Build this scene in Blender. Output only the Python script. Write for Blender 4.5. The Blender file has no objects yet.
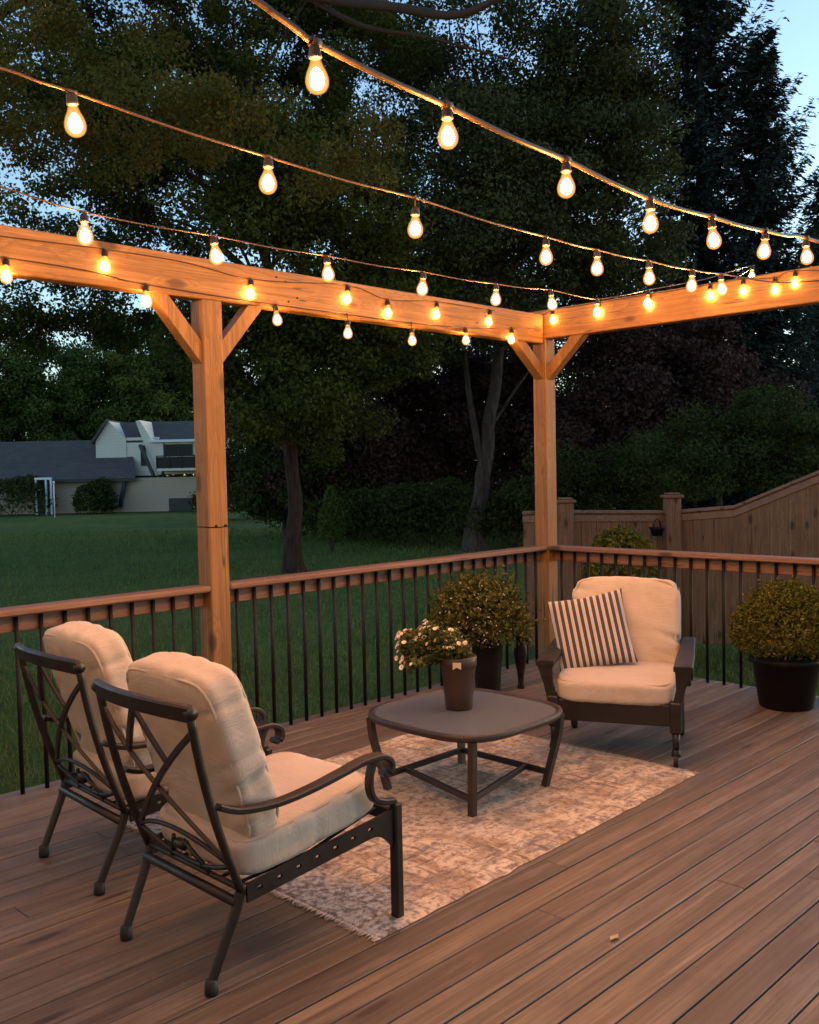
import bpy, math, random
import numpy as np
from mathutils import Vector, Matrix, Euler, noise as mnoise

random.seed(7)
RNG = np.random.default_rng(11)
S = bpy.context.scene
COL = S.collection
PI = math.pi

# ------------------------------------------------------------------ camera
CX, CY, F = 409.5, 512.0, 956.173
CAM = np.array([-6.45594831, -4.78108773, 1.60424239])
M = np.array([[0.70200428, 0.04608181, -0.71068028],
              [-0.71188187, 0.01688838, -0.70209614],
              [-0.02035162, 0.9987949, 0.04466052]])
RIGHT = np.array([M[0, 0], M[1, 0], 0.0]); RIGHT /= np.linalg.norm(RIGHT)
FWD = np.array([-M[0, 2], -M[1, 2], 0.0]); FWD /= np.linalg.norm(FWD)

def at(px, py, depth):
    """world point seen in direction (px, py) at that depth"""
    return CAM + (M @ np.array([px - CX, CY - py, -F])) * (depth / F)

def flat(px, py, z=0.0):
    d = M @ np.array([px - CX, CY - py, -F])
    return CAM + d * ((z - CAM[2]) / d[2])

cam_data = bpy.data.cameras.new('camera')
cam_data.sensor_fit = 'VERTICAL'
cam_data.sensor_height = 36.0
cam_data.sensor_width = 36.0
cam_data.lens = F * 36.0 / 1024.0
cam_data.clip_start = 0.05
cam_data.clip_end = 5000
cam = bpy.data.objects.new('camera', cam_data)
COL.objects.link(cam)
mw = Matrix.Identity(4)
for i in range(3):
    for j in range(3):
        mw[i][j] = M[i, j]
    mw[i][3] = CAM[i]
cam.matrix_world = mw
S.camera = cam

# ------------------------------------------------------------------ node helpers
class NT:
    def __init__(self, name):
        self.m = bpy.data.materials.new(name)
        self.m.use_nodes = True
        self.t = self.m.node_tree
        self.t.nodes.clear()
        self.out = self.n('ShaderNodeOutputMaterial')
    def n(self, typ, **kw):
        nd = self.t.nodes.new(typ)
        for k, v in kw.items():
            setattr(nd, k, v)
        return nd
    def l(self, a, b):
        self.t.links.new(a, b)
    def coord(self, scale=(1, 1, 1), kind='Object', rot=(0, 0, 0), rand=False):
        tc = self.n('ShaderNodeTexCoord')
        mp = self.n('ShaderNodeMapping')
        mp.inputs['Scale'].default_value = scale
        mp.inputs['Rotation'].default_value = rot
        self.l(tc.outputs[kind], mp.inputs['Vector'])
        if rand:
            oi = self.n('ShaderNodeObjectInfo')
            ml = self.n('ShaderNodeVectorMath', operation='SCALE')
            ml.inputs[0].default_value = (17.3, 31.7, 23.1)
            self.l(oi.outputs['Random'], ml.inputs['Scale'])
            self.l(ml.outputs[0], mp.inputs['Location'])
        return mp.outputs['Vector']
    def noise(self, vec, scale, detail=4, rough=0.55, dist=0.0):
        nd = self.n('ShaderNodeTexNoise')
        nd.inputs['Scale'].default_value = scale
        nd.inputs['Detail'].default_value = detail
        nd.inputs['Roughness'].default_value = rough
        nd.inputs['Distortion'].default_value = dist
        if vec is not None:
            self.l(vec, nd.inputs['Vector'])
        return nd.outputs['Fac']
    def ramp(self, fac, stops):
        r = self.n('ShaderNodeValToRGB')
        cr = r.color_ramp
        while len(cr.elements) < len(stops):
            cr.elements.new(0.5)
        for e, (p, c) in zip(cr.elements, stops):
            e.position = p
            e.color = (*c, 1) if len(c) == 3 else c
        self.l(fac, r.inputs['Fac'])
        return r.outputs['Color']
    def mix(self, fac, a, b, mode='MIX'):
        m = self.n('ShaderNodeMix', data_type='RGBA', blend_type=mode)
        for sock, v in ((m.inputs[0], fac), (m.inputs[6], a), (m.inputs[7], b)):
            if hasattr(v, 'is_output'):
                self.l(v, sock)
            elif isinstance(v, (int, float)):
                sock.default_value = v
            else:
                sock.default_value = (*v, 1)
        return m.outputs[2]
    def math(self, op, a, b=0.0, c=0.0):
        m = self.n('ShaderNodeMath', operation=op)
        for i, v in enumerate((a, b, c)):
            if hasattr(v, 'is_output'):
                self.l(v, m.inputs[i])
            else:
                m.inputs[i].default_value = v
        return m.outputs[0]
    def pbr(self, color, rough=0.6, metal=0.0, bump=None, bstr=0.3, bdist=0.01, spec=0.5, coat=0.0, sheen=0.0, subsurf=0.0):
        b = self.n('ShaderNodeBsdfPrincipled')
        for nm, v in (('Base Color', color), ('Roughness', rough), ('Metallic', metal)):
            if hasattr(v, 'is_output'):
                self.l(v, b.inputs[nm])
            elif nm == 'Base Color':
                b.inputs[nm].default_value = (*v, 1)
            else:
                b.inputs[nm].default_value = v
        b.inputs['Specular IOR Level'].default_value = spec
        b.inputs['Coat Weight'].default_value = coat
        b.inputs['Sheen Weight'].default_value = sheen
        if bump is not None:
            bp = self.n('ShaderNodeBump')
            bp.inputs['Strength'].default_value = bstr
            bp.inputs['Distance'].default_value = bdist
            self.l(bump, bp.inputs['Height'])
            self.l(bp.outputs['Normal'], b.inputs['Normal'])
        self.l(b.outputs['BSDF'], self.out.inputs['Surface'])
        return b

def wood(name, axis, dark, mid, light, rough=0.6, knots=True, grain=1.0):
    """lengthwise grain along axis, drawn-out noise bands, knots and checks"""
    t = NT(name)
    sc = [9.0, 9.0, 9.0]
    sc[axis] = 0.55
    v = t.coord(tuple(sc), rand=True)
    big0 = t.noise(v, 1.2 * grain, 3, 0.5, 1.2)
    sk = [5.5, 5.5, 5.5]
    sk[axis] = 2.4
    vo = t.n('ShaderNodeTexVoronoi', feature='F1')
    vo.inputs['Scale'].default_value = 1.0
    t.l(t.coord(tuple(sk), rand=True), vo.inputs['Vector'])
    swirl = t.math('MULTIPLY', t.math('MAXIMUM', t.math('SUBTRACT', 0.42, vo.outputs['Distance']), 0.0), 0.9 if knots else 0.0)
    big = t.math('ADD', big0, swirl)
    sc2 = [70.0, 70.0, 70.0]
    sc2[axis] = 1.1
    v2 = t.coord(tuple(sc2), rand=True)
    fine = t.noise(v2, 1.0 * grain, 5, 0.7, 0.3)
    bands = t.math('FRACT', t.math('MULTIPLY', big, 8.0))
    bands = t.math('POWER', bands, 2.2)
    c = t.ramp(big0, [(0.3, mid), (0.5, tuple((a + b) / 2 for a, b in zip(mid, light))), (0.72, light)])
    c = t.mix(t.math('MULTIPLY', bands, 0.55), c, dark)
    c = t.mix(t.ramp(fine, [(0.42, (0.55, 0.55, 0.55)), (0.56, (0, 0, 0))]), c, dark)
    h = t.math('ADD', t.math('MULTIPLY', fine, 0.8), t.math('MULTIPLY', bands, -0.3))
    if knots:
        kn = t.ramp(vo.outputs['Distance'], [(0.10, (1, 1, 1)), (0.19, (0, 0, 0))])
        c = t.mix(t.math('MULTIPLY', kn, 0.8), c, tuple(x * 0.32 for x in dark))
    sc3 = [26.0, 26.0, 26.0]
    sc3[axis] = 0.5
    crack = t.noise(t.coord(tuple(sc3), rand=True), 1.0, 2, 0.5, 0.2)
    cm = t.ramp(t.math('ABSOLUTE', t.math('SUBTRACT', crack, 0.5)), [(0.004, (0.8, 0.8, 0.8)), (0.012, (0, 0, 0))])
    gate = t.ramp(t.noise(t.coord((1.3, 1.3, 1.3), rand=True), 1.1, 2), [(0.52, (0, 0, 0)), (0.6, (1, 1, 1))])
    cm = t.math('MULTIPLY', cm, gate)
    c = t.mix(cm, c, tuple(x * 0.2 for x in dark))
    stain = t.noise(t.coord((1.7, 1.7, 1.7), rand=True), 1.4, 4)
    c = t.mix(t.ramp(stain, [(0.45, (0, 0, 0)), (0.8, (0.45, 0.45, 0.45))]), c, tuple(x * 0.55 for x in mid))
    t.pbr(c, rough, bump=h, bstr=0.35, bdist=0.004, spec=0.35)
    return t.m

CEDAR = ((0.15, 0.070, 0.022), (0.29, 0.148, 0.048), (0.385, 0.215, 0.082))
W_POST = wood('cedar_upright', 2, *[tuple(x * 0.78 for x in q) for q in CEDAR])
W_BX = wood('cedar_lengthwise', 0, *CEDAR)
W_BY = wood('cedar_crosswise', 1, *CEDAR)
RAILC = ((0.115, 0.055, 0.034), (0.205, 0.110, 0.070), (0.27, 0.155, 0.105))
W_RX = wood('stained_rail_lengthwise', 0, *RAILC, rough=0.5)
W_RY = wood('stained_rail_crosswise', 1, *RAILC, rough=0.5)
W_FENCE = wood('fence_board_wood', 2, (0.095, 0.046, 0.024), (0.18, 0.094, 0.050), (0.24, 0.138, 0.074), rough=0.8)

def mat_deck():
    t = NT('deck_boards')
    at_ = t.n('ShaderNodeAttribute', attribute_name='board')
    off = t.n('ShaderNodeVectorMath', operation='SCALE')
    off.inputs[0].default_value = (41.0, 17.0, 29.0)
    t.l(at_.outputs['Fac'], off.inputs['Scale'])
    tc = t.n('ShaderNodeTexCoord')
    ad = t.n('ShaderNodeVectorMath', operation='ADD')
    t.l(tc.outputs['Object'], ad.inputs[0])
    t.l(off.outputs[0], ad.inputs[1])
    def mp(sc):
        m = t.n('ShaderNodeMapping')
        m.inputs['Scale'].default_value = sc
        t.l(ad.outputs[0], m.inputs['Vector'])
        return m.outputs['Vector']
    big = t.noise(mp((0.5, 11, 11)), 1.3, 4, 0.55, 1.0)
    fine = t.noise(mp((1.6, 90, 90)), 1.0, 5, 0.7)
    c = t.ramp(big, [(0.25, (0.088, 0.066, 0.047)), (0.5, (0.168, 0.132, 0.095)), (0.78, (0.265, 0.215, 0.163))])
    tone = t.ramp(at_.outputs['Fac'], [(0.0, (0.62, 0.62, 0.66)), (0.3, (0.95, 0.90, 0.86)), (0.65, (1.0, 1.02, 1.05)), (1.0, (1.26, 1.16, 1.04))])
    c = t.mix(1.0, c, tone, 'MULTIPLY')
    c = t.mix(t.ramp(fine, [(0.40, (0.6, 0.6, 0.6)), (0.60, (0, 0, 0))]), c, (0.070, 0.044, 0.032))
    blot = t.noise(mp((1.2, 1.9, 1.9)), 2.2, 5, 0.6)
    c = t.mix(t.ramp(blot, [(0.50, (0, 0, 0)), (0.72, (0.55, 0.55, 0.55))]), c, (0.105, 0.074, 0.060))
    worn = t.noise(mp((0.9, 6.0, 6.0)), 3.1, 4, 0.6)
    c = t.mix(t.ramp(worn, [(0.56, (0, 0, 0)), (0.8, (0.4, 0.4, 0.4))]), c, (0.33, 0.25, 0.21))
    vo = t.n('ShaderNodeTexVoronoi', feature='F1')
    vo.inputs['Scale'].default_value = 1.0
    t.l(mp((1.1, 5.5, 0.0)), vo.inputs['Vector'])
    kn = t.ramp(vo.outputs['Distance'], [(0.055, (1, 1, 1)), (0.115, (0, 0, 0))])
    c = t.mix(t.math('MULTIPLY', kn, 0.8), c, (0.03, 0.017, 0.012))
    c = t.mix(t.math('LESS_THAN', at_.outputs['Fac'], -0.5), c, (0.03, 0.022, 0.018))
    rg = t.ramp(blot, [(0.35, (0.42, 0.42, 0.42)), (0.7, (0.62, 0.62, 0.62))])
    h = t.math('ADD', fine, t.math('MULTIPLY', big, 0.6))
    t.pbr(c, rg, bump=h, bstr=0.4, bdist=0.003, spec=0.4)
    return t.m
DECK = mat_deck()

def mat_metal(name, col, rough=0.45, spec=0.45):
    t = NT(name)
    v = t.coord((1, 1, 1), rand=True)
    n = t.noise(v, 160, 3, 0.6)
    n2 = t.noise(v, 9, 4, 0.6)
    c = t.mix(t.ramp(n2, [(0.4, (0, 0, 0)), (0.75, (0.7, 0.7, 0.7))]), col, tuple(x * 1.7 + 0.001 for x in col))
    r = t.ramp(n2, [(0.3, (rough - 0.08,) * 3), (0.7, (rough + 0.14,) * 3)])
    t.pbr(c, r, metal=0.0, bump=n, bstr=0.15, bdist=0.001, spec=spec)
    return t.m
IRON = mat_metal('bronze_powder_coat', (0.0105, 0.0072, 0.0062), 0.42)
BLACK = mat_metal('black_baluster_coat', (0.005, 0.0045, 0.0045), 0.55, 0.25)
ALU = mat_metal('dark_brown_arm_paint', (0.0095, 0.0078, 0.0078), 0.42)

def mat_fabric(name, base, dirt):
    t = NT(name)
    v = t.coord((1, 1, 1), rand=True)
    wv = t.n('ShaderNodeTexWave', wave_type='BANDS', bands_direction='X')
    wv.inputs['Scale'].default_value = 190
    wv.inputs['Distortion'].default_value = 1.5
    t.l(v, wv.inputs['Vector'])
    wv2 = t.n('ShaderNodeTexWave', wave_type='BANDS', bands_direction='Z')
    wv2.inputs['Scale'].default_value = 190
    wv2.inputs['Distortion'].default_value = 1.5
    t.l(v, wv2.inputs['Vector'])
    weave = t.math('ADD', wv.outputs['Fac'], wv2.outputs['Fac'])
    n = t.noise(v, 5.0, 5, 0.6)
    n2 = t.noise(v, 55.0, 4, 0.6)
    c = t.mix(t.ramp(n, [(0.4, (0, 0, 0)), (0.78, (0.6, 0.6, 0.6))]), base, dirt)
    c = t.mix(t.math('MULTIPLY', n2, 0.22), c, dirt)
    cr = t.noise(t.coord((3.0, 3.0, 13.0), rand=True), 1.6, 3, 0.5, 1.4)
    fold = t.math('POWER', t.math('SUBTRACT', 1.0, t.math('ABSOLUTE', t.math('SUBTRACT', t.math('MULTIPLY', cr, 2.0), 1.0))), 5.0)
    h = t.math('ADD', t.math('ADD', t.math('MULTIPLY', weave, 0.10), t.math('MULTIPLY', n2, 0.35)), t.math('MULTIPLY', fold, 0.4))
    slub = t.ramp(weave, [(0.3, (0.30, 0.30, 0.30)), (0.8, (0, 0, 0))])
    c = t.mix(slub, c, tuple(x * 0.72 for x in base))
    t.pbr(c, 0.92, bump=h, bstr=0.55, bdist=0.006, spec=0.15, sheen=0.2)
    return t.m
CREAM = mat_fabric('cream_canvas', (0.55, 0.465, 0.39), (0.42, 0.34, 0.27))
PIPE = mat_fabric('cream_piping', (0.52, 0.43, 0.34), (0.42, 0.33, 0.25))

def mat_stripe():
    t = NT('striped_ticking')
    tc = t.n('ShaderNodeTexCoord')
    sp = t.n('ShaderNodeSeparateXYZ')
    t.l(tc.outputs['Object'], sp.inputs[0])
    nz = t.noise(tc.outputs['Object'], 60, 3)
    x = t.math('ADD', sp.outputs['X'], t.math('MULTIPLY', nz, 0.002))
    fr = t.math('FRACT', t.math('ADD', t.math('DIVIDE', x, 0.0365), 20.25))
    s = t.math('LESS_THAN', fr, 0.53)
    line = t.math('LESS_THAN', t.math('ABSOLUTE', t.math('SUBTRACT', fr, 0.735)), 0.03)
    fine = t.noise(tc.outputs['Object'], 240, 2)
    c = t.mix(s, (0.50, 0.45, 0.41), (0.042, 0.036, 0.043))
    c = t.mix(t.math('MULTIPLY', line, 0.35), c, (0.2, 0.16, 0.14))
    c = t.mix(t.math('MULTIPLY', fine, 0.25), c, (0.2, 0.17, 0.15))
    t.pbr(c, 0.9, bump=fine, bstr=0.3, bdist=0.002, spec=0.2, sheen=0.2)
    return t.m
STRIPE = mat_stripe()

def mat_rug():
    t = NT('distressed_rug_pile')
    v = t.coord((1, 1, 1))
    big = t.noise(v, 1.7, 4, 0.6, 0.8)
    mid = t.noise(v, 4.2, 6, 0.68, 0.6)
    st = t.noise(t.coord((2.6, 9.0, 5)), 1.6, 6, 0.72, 0.5)
    st2 = t.noise(t.coord((11.0, 3.0, 5)), 1.6, 6, 0.72, 0.5)
    fine = t.noise(v, 34, 5, 0.75)
    vo = t.n('ShaderNodeTexVoronoi', feature='F1', distance='CHEBYCHEV')
    vo.inputs['Scale'].default_value = 5.2
    vo.inputs['Randomness'].default_value = 0.35
    t.l(t.mix(0.06, v, t.n('ShaderNodeTexNoise').outputs['Color']), vo.inputs['Vector'])
    cream, tan, grey, blue, brown = (0.62, 0.50, 0.37), (0.36, 0.235, 0.135), (0.20, 0.165, 0.14), (0.17, 0.20, 0.235), (0.11, 0.065, 0.042)
    c = t.mix(t.ramp(mid, [(0.44, (0, 0, 0)), (0.58, (0.95, 0.95, 0.95))]), cream, tan)
    c = t.mix(t.ramp(st, [(0.50, (0, 0, 0)), (0.60, (0.9, 0.9, 0.9))]), c, grey)
    c = t.mix(t.ramp(st2, [(0.52, (0, 0, 0)), (0.62, (0.85, 0.85, 0.85))]), c, cream)
    ring = t.ramp(vo.outputs['Distance'], [(0.28, (0, 0, 0)), (0.33, (1, 1, 1)), (0.40, (0, 0, 0))])
    worn = t.ramp(big, [(0.42, (0.75, 0.75, 0.75)), (0.55, (0, 0, 0))])
    c = t.mix(t.math('MULTIPLY', ring, worn), c, brown)
    c = t.mix(t.ramp(big, [(0.56, (0, 0, 0)), (0.70, (0.55, 0.55, 0.55))]), c, blue)
    sp = t.n('ShaderNodeSeparateXYZ')
    t.l(v, sp.inputs[0])
    edge = t.math('ADD', t.math('MULTIPLY', sp.outputs['X'], -1.0), t.math('MULTIPLY', t.math('SUBTRACT', mid, 0.5), 0.9))
    cf = t.ramp(edge, [(0.86, (0, 0, 0)), (1.0, (0.85, 0.85, 0.85))])
    c = t.mix(cf, c, t.mix(t.ramp(fine, [(0.42, (0, 0, 0)), (0.6, (1, 1, 1))]), (0.06, 0.085, 0.12), (0.40, 0.42, 0.44)))
    c = t.mix(t.ramp(fine, [(0.40, (0.7, 0.7, 0.7)), (0.5, (0, 0, 0))]), c, brown)
    h = t.math('ADD', fine, t.math('MULTIPLY', st, 0.8))
    t.pbr(c, 0.95, bump=h, bstr=0.7, bdist=0.006, spec=0.15, sheen=0.15)
    return t.m
RUG = mat_rug()

def mat_simple(name, col, rough=0.6, scale=30, var=0.25, bump=0.2, spec=0.4, coat=0.0, metal=0.0):
    t = NT(name)
    v = t.coord((1, 1, 1), rand=True)
    n = t.noise(v, scale, 5, 0.6)
    c = t.mix(n, tuple(x * (1 - var) for x in col), tuple(min(1, x * (1 + var)) for x in col))
    t.pbr(c, rough, bump=n, bstr=bump, bdist=0.004, spec=spec, coat=coat, metal=metal)
    return t.m
TABLETOP = mat_simple('table_top_mesh', (0.105, 0.124, 0.152), 0.25, 260, 0.35, 0.25, spec=0.5)
VASE = mat_simple('brown_glazed_clay', (0.040, 0.020, 0.014), 0.38, 18, 0.35, 0.12, spec=0.5)
POT = mat_simple('black_plastic_pot', (0.006, 0.005, 0.005), 0.55, 14, 0.3, 0.1, spec=0.2)
SOIL = mat_simple('potting_soil', (0.025, 0.017, 0.012), 0.95, 60, 0.5, 0.8)
PETAL = mat_simple('white_petals', (0.72, 0.66, 0.58), 0.7, 90, 0.12, 0.1)
FLOWEREYE = mat_simple('flower_centre', (0.45, 0.26, 0.05), 0.8, 90, 0.2, 0.2)
SOCKET = mat_simple('black_socket_rubber', (0.015, 0.013, 0.012), 0.5, 60, 0.3, 0.1)
CABLE = mat_simple('brown_cable_jacket', (0.055, 0.030, 0.018), 0.45, 80, 0.3, 0.1)
CASTER = mat_simple('caster_rubber', (0.010, 0.009, 0.009), 0.55, 60, 0.3, 0.1)
STEM = mat_simple('green_stems', (0.05, 0.07, 0.02), 0.7, 60, 0.3, 0.1)
SIDING = mat_simple('painted_siding', (0.40, 0.345, 0.325), 0.75, 3, 0.15, 0.1)
WHITEWALL = mat_simple('white_siding', (0.60, 0.60, 0.62), 0.7, 3, 0.10, 0.1)
TRIMW = mat_simple('white_trim', (0.75, 0.76, 0.78), 0.6, 6, 0.06, 0.05)
DARKTRIM = mat_simple('dark_trim', (0.03, 0.03, 0.034), 0.5, 6, 0.2, 0.05)
GLASSDK = mat_simple('dark_window_glass', (0.012, 0.013, 0.016), 0.35, 2, 0.2, 0.02, spec=0.2)

def mat_shingle():
    t = NT('asphalt_shingles')
    v = t.coord((1, 1, 1))
    br = t.n('ShaderNodeTexBrick')
    br.inputs['Scale'].default_value = 1.0
    br.inputs['Brick Width'].default_value = 0.5
    br.inputs['Row Height'].default_value = 0.18
    br.inputs['Mortar Size'].default_value = 0.012
    br.inputs['Color1'].default_value = (0.085, 0.072, 0.072, 1)
    br.inputs['Color2'].default_value = (0.055, 0.048, 0.05, 1)
    br.inputs['Mortar'].default_value = (0.03, 0.026, 0.027, 1)
    t.l(v, br.inputs['Vector'])
    n = t.noise(v, 0.6, 4)
    c = t.mix(t.math('MULTIPLY', n, 0.5), br.outputs['Color'], (0.10, 0.085, 0.08))
    t.pbr(c, 0.9, bump=n, bstr=0.2, bdist=0.02)
    return t.m
SHINGLE = mat_shingle()
def mat_lap(name, col):
    t = NT(name)
    v = t.coord((1, 1, 1))
    sp = t.n('ShaderNodeSeparateXYZ')
    t.l(v, sp.inputs[0])
    fr = t.math('FRACT', t.math('DIVIDE', sp.outputs['Z'], 0.20))
    line = t.ramp(fr, [(0.0, (1, 1, 1)), (0.14, (0, 0, 0))])
    n = t.noise(v, 0.9, 5, 0.65)
    c = t.mix(t.math('MULTIPLY', n, 0.4), col, tuple(x * 0.7 for x in col))
    c = t.mix(t.math('MULTIPLY', line, 0.4), c, tuple(x * 0.45 for x in col))
    t.pbr(c, 0.75, bump=fr, bstr=0.5, bdist=0.02)
    return t.m
SIDING = mat_lap('lap_siding_beige', (0.50, 0.385, 0.29))
WHITEWALL = mat_lap('lap_siding_white', (0.76, 0.69, 0.60))

def mat_lawn():
    t = NT('mown_grass')
    v = t.coord((1, 1, 1))
    a = t.noise(v, 0.16, 4, 0.6, 0.5)
    b = t.noise(v, 1.1, 6, 0.7)
    f_ = t.noise(v, 30, 5, 0.75)
    st = t.n('ShaderNodeTexWave', wave_type='BANDS', bands_direction='X')
    st.inputs['Scale'].default_value = 0.30
    st.inputs['Distortion'].default_value = 1.2
    st.inputs['Detail'].default_value = 2.0
    t.l(t.coord((1, 1, 1), rot=(0, 0, 0.5)), st.inputs['Vector'])
    c = t.ramp(b, [(0.32, (0.075, 0.105, 0.028)), (0.52, (0.115, 0.165, 0.045)), (0.72, (0.17, 0.21, 0.068))])
    c = t.mix(t.math('MULTIPLY', st.outputs['Fac'], 0.22), c, (0.15, 0.20, 0.055))
    c = t.mix(t.ramp(a, [(0.48, (0, 0, 0)), (0.62, (0.75, 0.75, 0.75))]), c, (0.19, 0.20, 0.07))
    c = t.mix(t.ramp(f_, [(0.38, (0.75, 0.75, 0.75)), (0.58, (0, 0, 0))]), c, (0.024, 0.034, 0.010))
    t.pbr(c, 0.95, bump=f_, bstr=1.0, bdist=0.05, spec=0.05)
    return t.m
LAWN = mat_lawn()

def mat_leaf(name, dark, mid, light, trans=0.25):
    t = NT(name)
    a = t.n('ShaderNodeAttribute', attribute_name='tint')
    c = t.ramp(a.outputs['Fac'], [(0.0, dark), (0.5, mid), (1.0, light)])
    b = t.n('ShaderNodeBsdfPrincipled')
    t.l(c, b.inputs['Base Color'])
    b.inputs['Roughness'].default_value = 0.8
    b.inputs['Specular IOR Level'].default_value = 0.12
    tr = t.n('ShaderNodeBsdfTranslucent')
    t.l(c, tr.inputs['Color'])
    mx = t.n('ShaderNodeMixShader')
    mx.inputs[0].default_value = trans
    t.l(b.outputs[0], mx.inputs[1])
    t.l(tr.outputs[0], mx.inputs[2])
    t.l(mx.outputs[0], t.out.inputs['Surface'])
    return t.m
L_OAK = mat_leaf('broad_leaves', (0.0338, 0.0410, 0.0072), (0.0604, 0.0675, 0.0109), (0.1024, 0.1024, 0.0169))
L_WARM = mat_leaf('bulb_warmed_leaves', (0.0460, 0.0506, 0.0110), (0.0782, 0.0782, 0.0166), (0.1196, 0.1104, 0.0258))  # warmth of the bulbs put into the leaf colour as extra yellow
L_DARK = mat_leaf('dark_leaves', (0.0271, 0.0346, 0.0095), (0.0475, 0.0576, 0.0136), (0.0746, 0.0865, 0.0203))
L_GREEN = mat_leaf('fresh_green_leaves', (0.0468, 0.0729, 0.0156), (0.0780, 0.1127, 0.0234), (0.1248, 0.1591, 0.0351))
L_PLUM = mat_leaf('plum_leaves', (0.0465, 0.0229, 0.0222), (0.0718, 0.0360, 0.0320), (0.0989, 0.0554, 0.0444), 0.15)
L_SPRUCE = mat_leaf('spruce_needles', (0.0191, 0.0300, 0.0273), (0.0300, 0.0451, 0.0382), (0.0491, 0.0683, 0.0546), 0.08)
L_CEDAR = mat_leaf('cedar_sprays', (0.0350, 0.0400, 0.0125), (0.0562, 0.0625, 0.0200), (0.0813, 0.0850, 0.0275), 0.12)
L_BOX = mat_leaf('boxwood_leaves', (0.045, 0.050, 0.010), (0.105, 0.110, 0.018), (0.20, 0.18, 0.035), 0.25)
L_BUSH = mat_leaf('olive_shrub_leaves', (0.035, 0.045, 0.012), (0.085, 0.095, 0.022), (0.20, 0.18, 0.055), 0.25)
BARK = mat_simple('grey_brown_bark', (0.062, 0.045, 0.037), 0.9, 16, 0.5, 0.9)
BARKR = mat_simple('reddish_bark', (0.055, 0.028, 0.022), 0.9, 14, 0.45, 0.9)
BARKD = mat_simple('dark_bark', (0.03, 0.022, 0.018), 0.9, 16, 0.4, 0.8)

def mat_bark(name, col):
    t = NT(name)
    a = t.noise(t.coord((9, 9, 1.6), rand=True), 1.6, 6, 0.7, 0.6)
    b = t.noise(t.coord((2, 2, 2), rand=True), 1.2, 4, 0.6)
    c = t.ramp(a, [(0.36, tuple(x * 0.35 for x in col)), (0.52, col), (0.7, tuple(x * 1.6 for x in col))])
    c = t.mix(t.math('MULTIPLY', b, 0.4), c, tuple(x * 0.6 for x in col))
    t.pbr(c, 0.95, bump=a, bstr=1.0, bdist=0.05, spec=0.1)
    return t.m
BARK = mat_bark('furrowed_bark', (0.085, 0.062, 0.050))
BARKR = mat_bark('furrowed_red_bark', (0.062, 0.034, 0.027))

def emis(name, col, strength):
    t = NT(name)
    e = t.n('ShaderNodeEmission')
    e.inputs['Color'].default_value = (*col, 1)
    e.inputs['Strength'].default_value = strength
    t.l(e.outputs[0], t.out.inputs['Surface'])
    return t.m
BULB_POWER = 390.0
GLOW = emis('glowing_filament_globe', (1.0, 0.41, 0.095), BULB_POWER)
def mat_amber():
    t = NT('amber_glowing_globe')
    tr = t.n('ShaderNodeBsdfTransparent')
    tr.inputs['Color'].default_value = (1.0, 0.95, 0.88, 1)
    t.l(tr.outputs[0], t.out.inputs['Surface'])
    e = t.n('ShaderNodeEmission')
    e.inputs['Color'].default_value = (1.0, 0.41, 0.10, 1)
    e.inputs['Strength'].default_value = 15.0
    t.l(e.outputs[0], t.out.inputs['Volume'])
    return t.m
AMBER = mat_amber()
GLOW_SOFT = emis('glowing_filament_dim', (1.0, 0.41, 0.095), 78.0)

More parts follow.
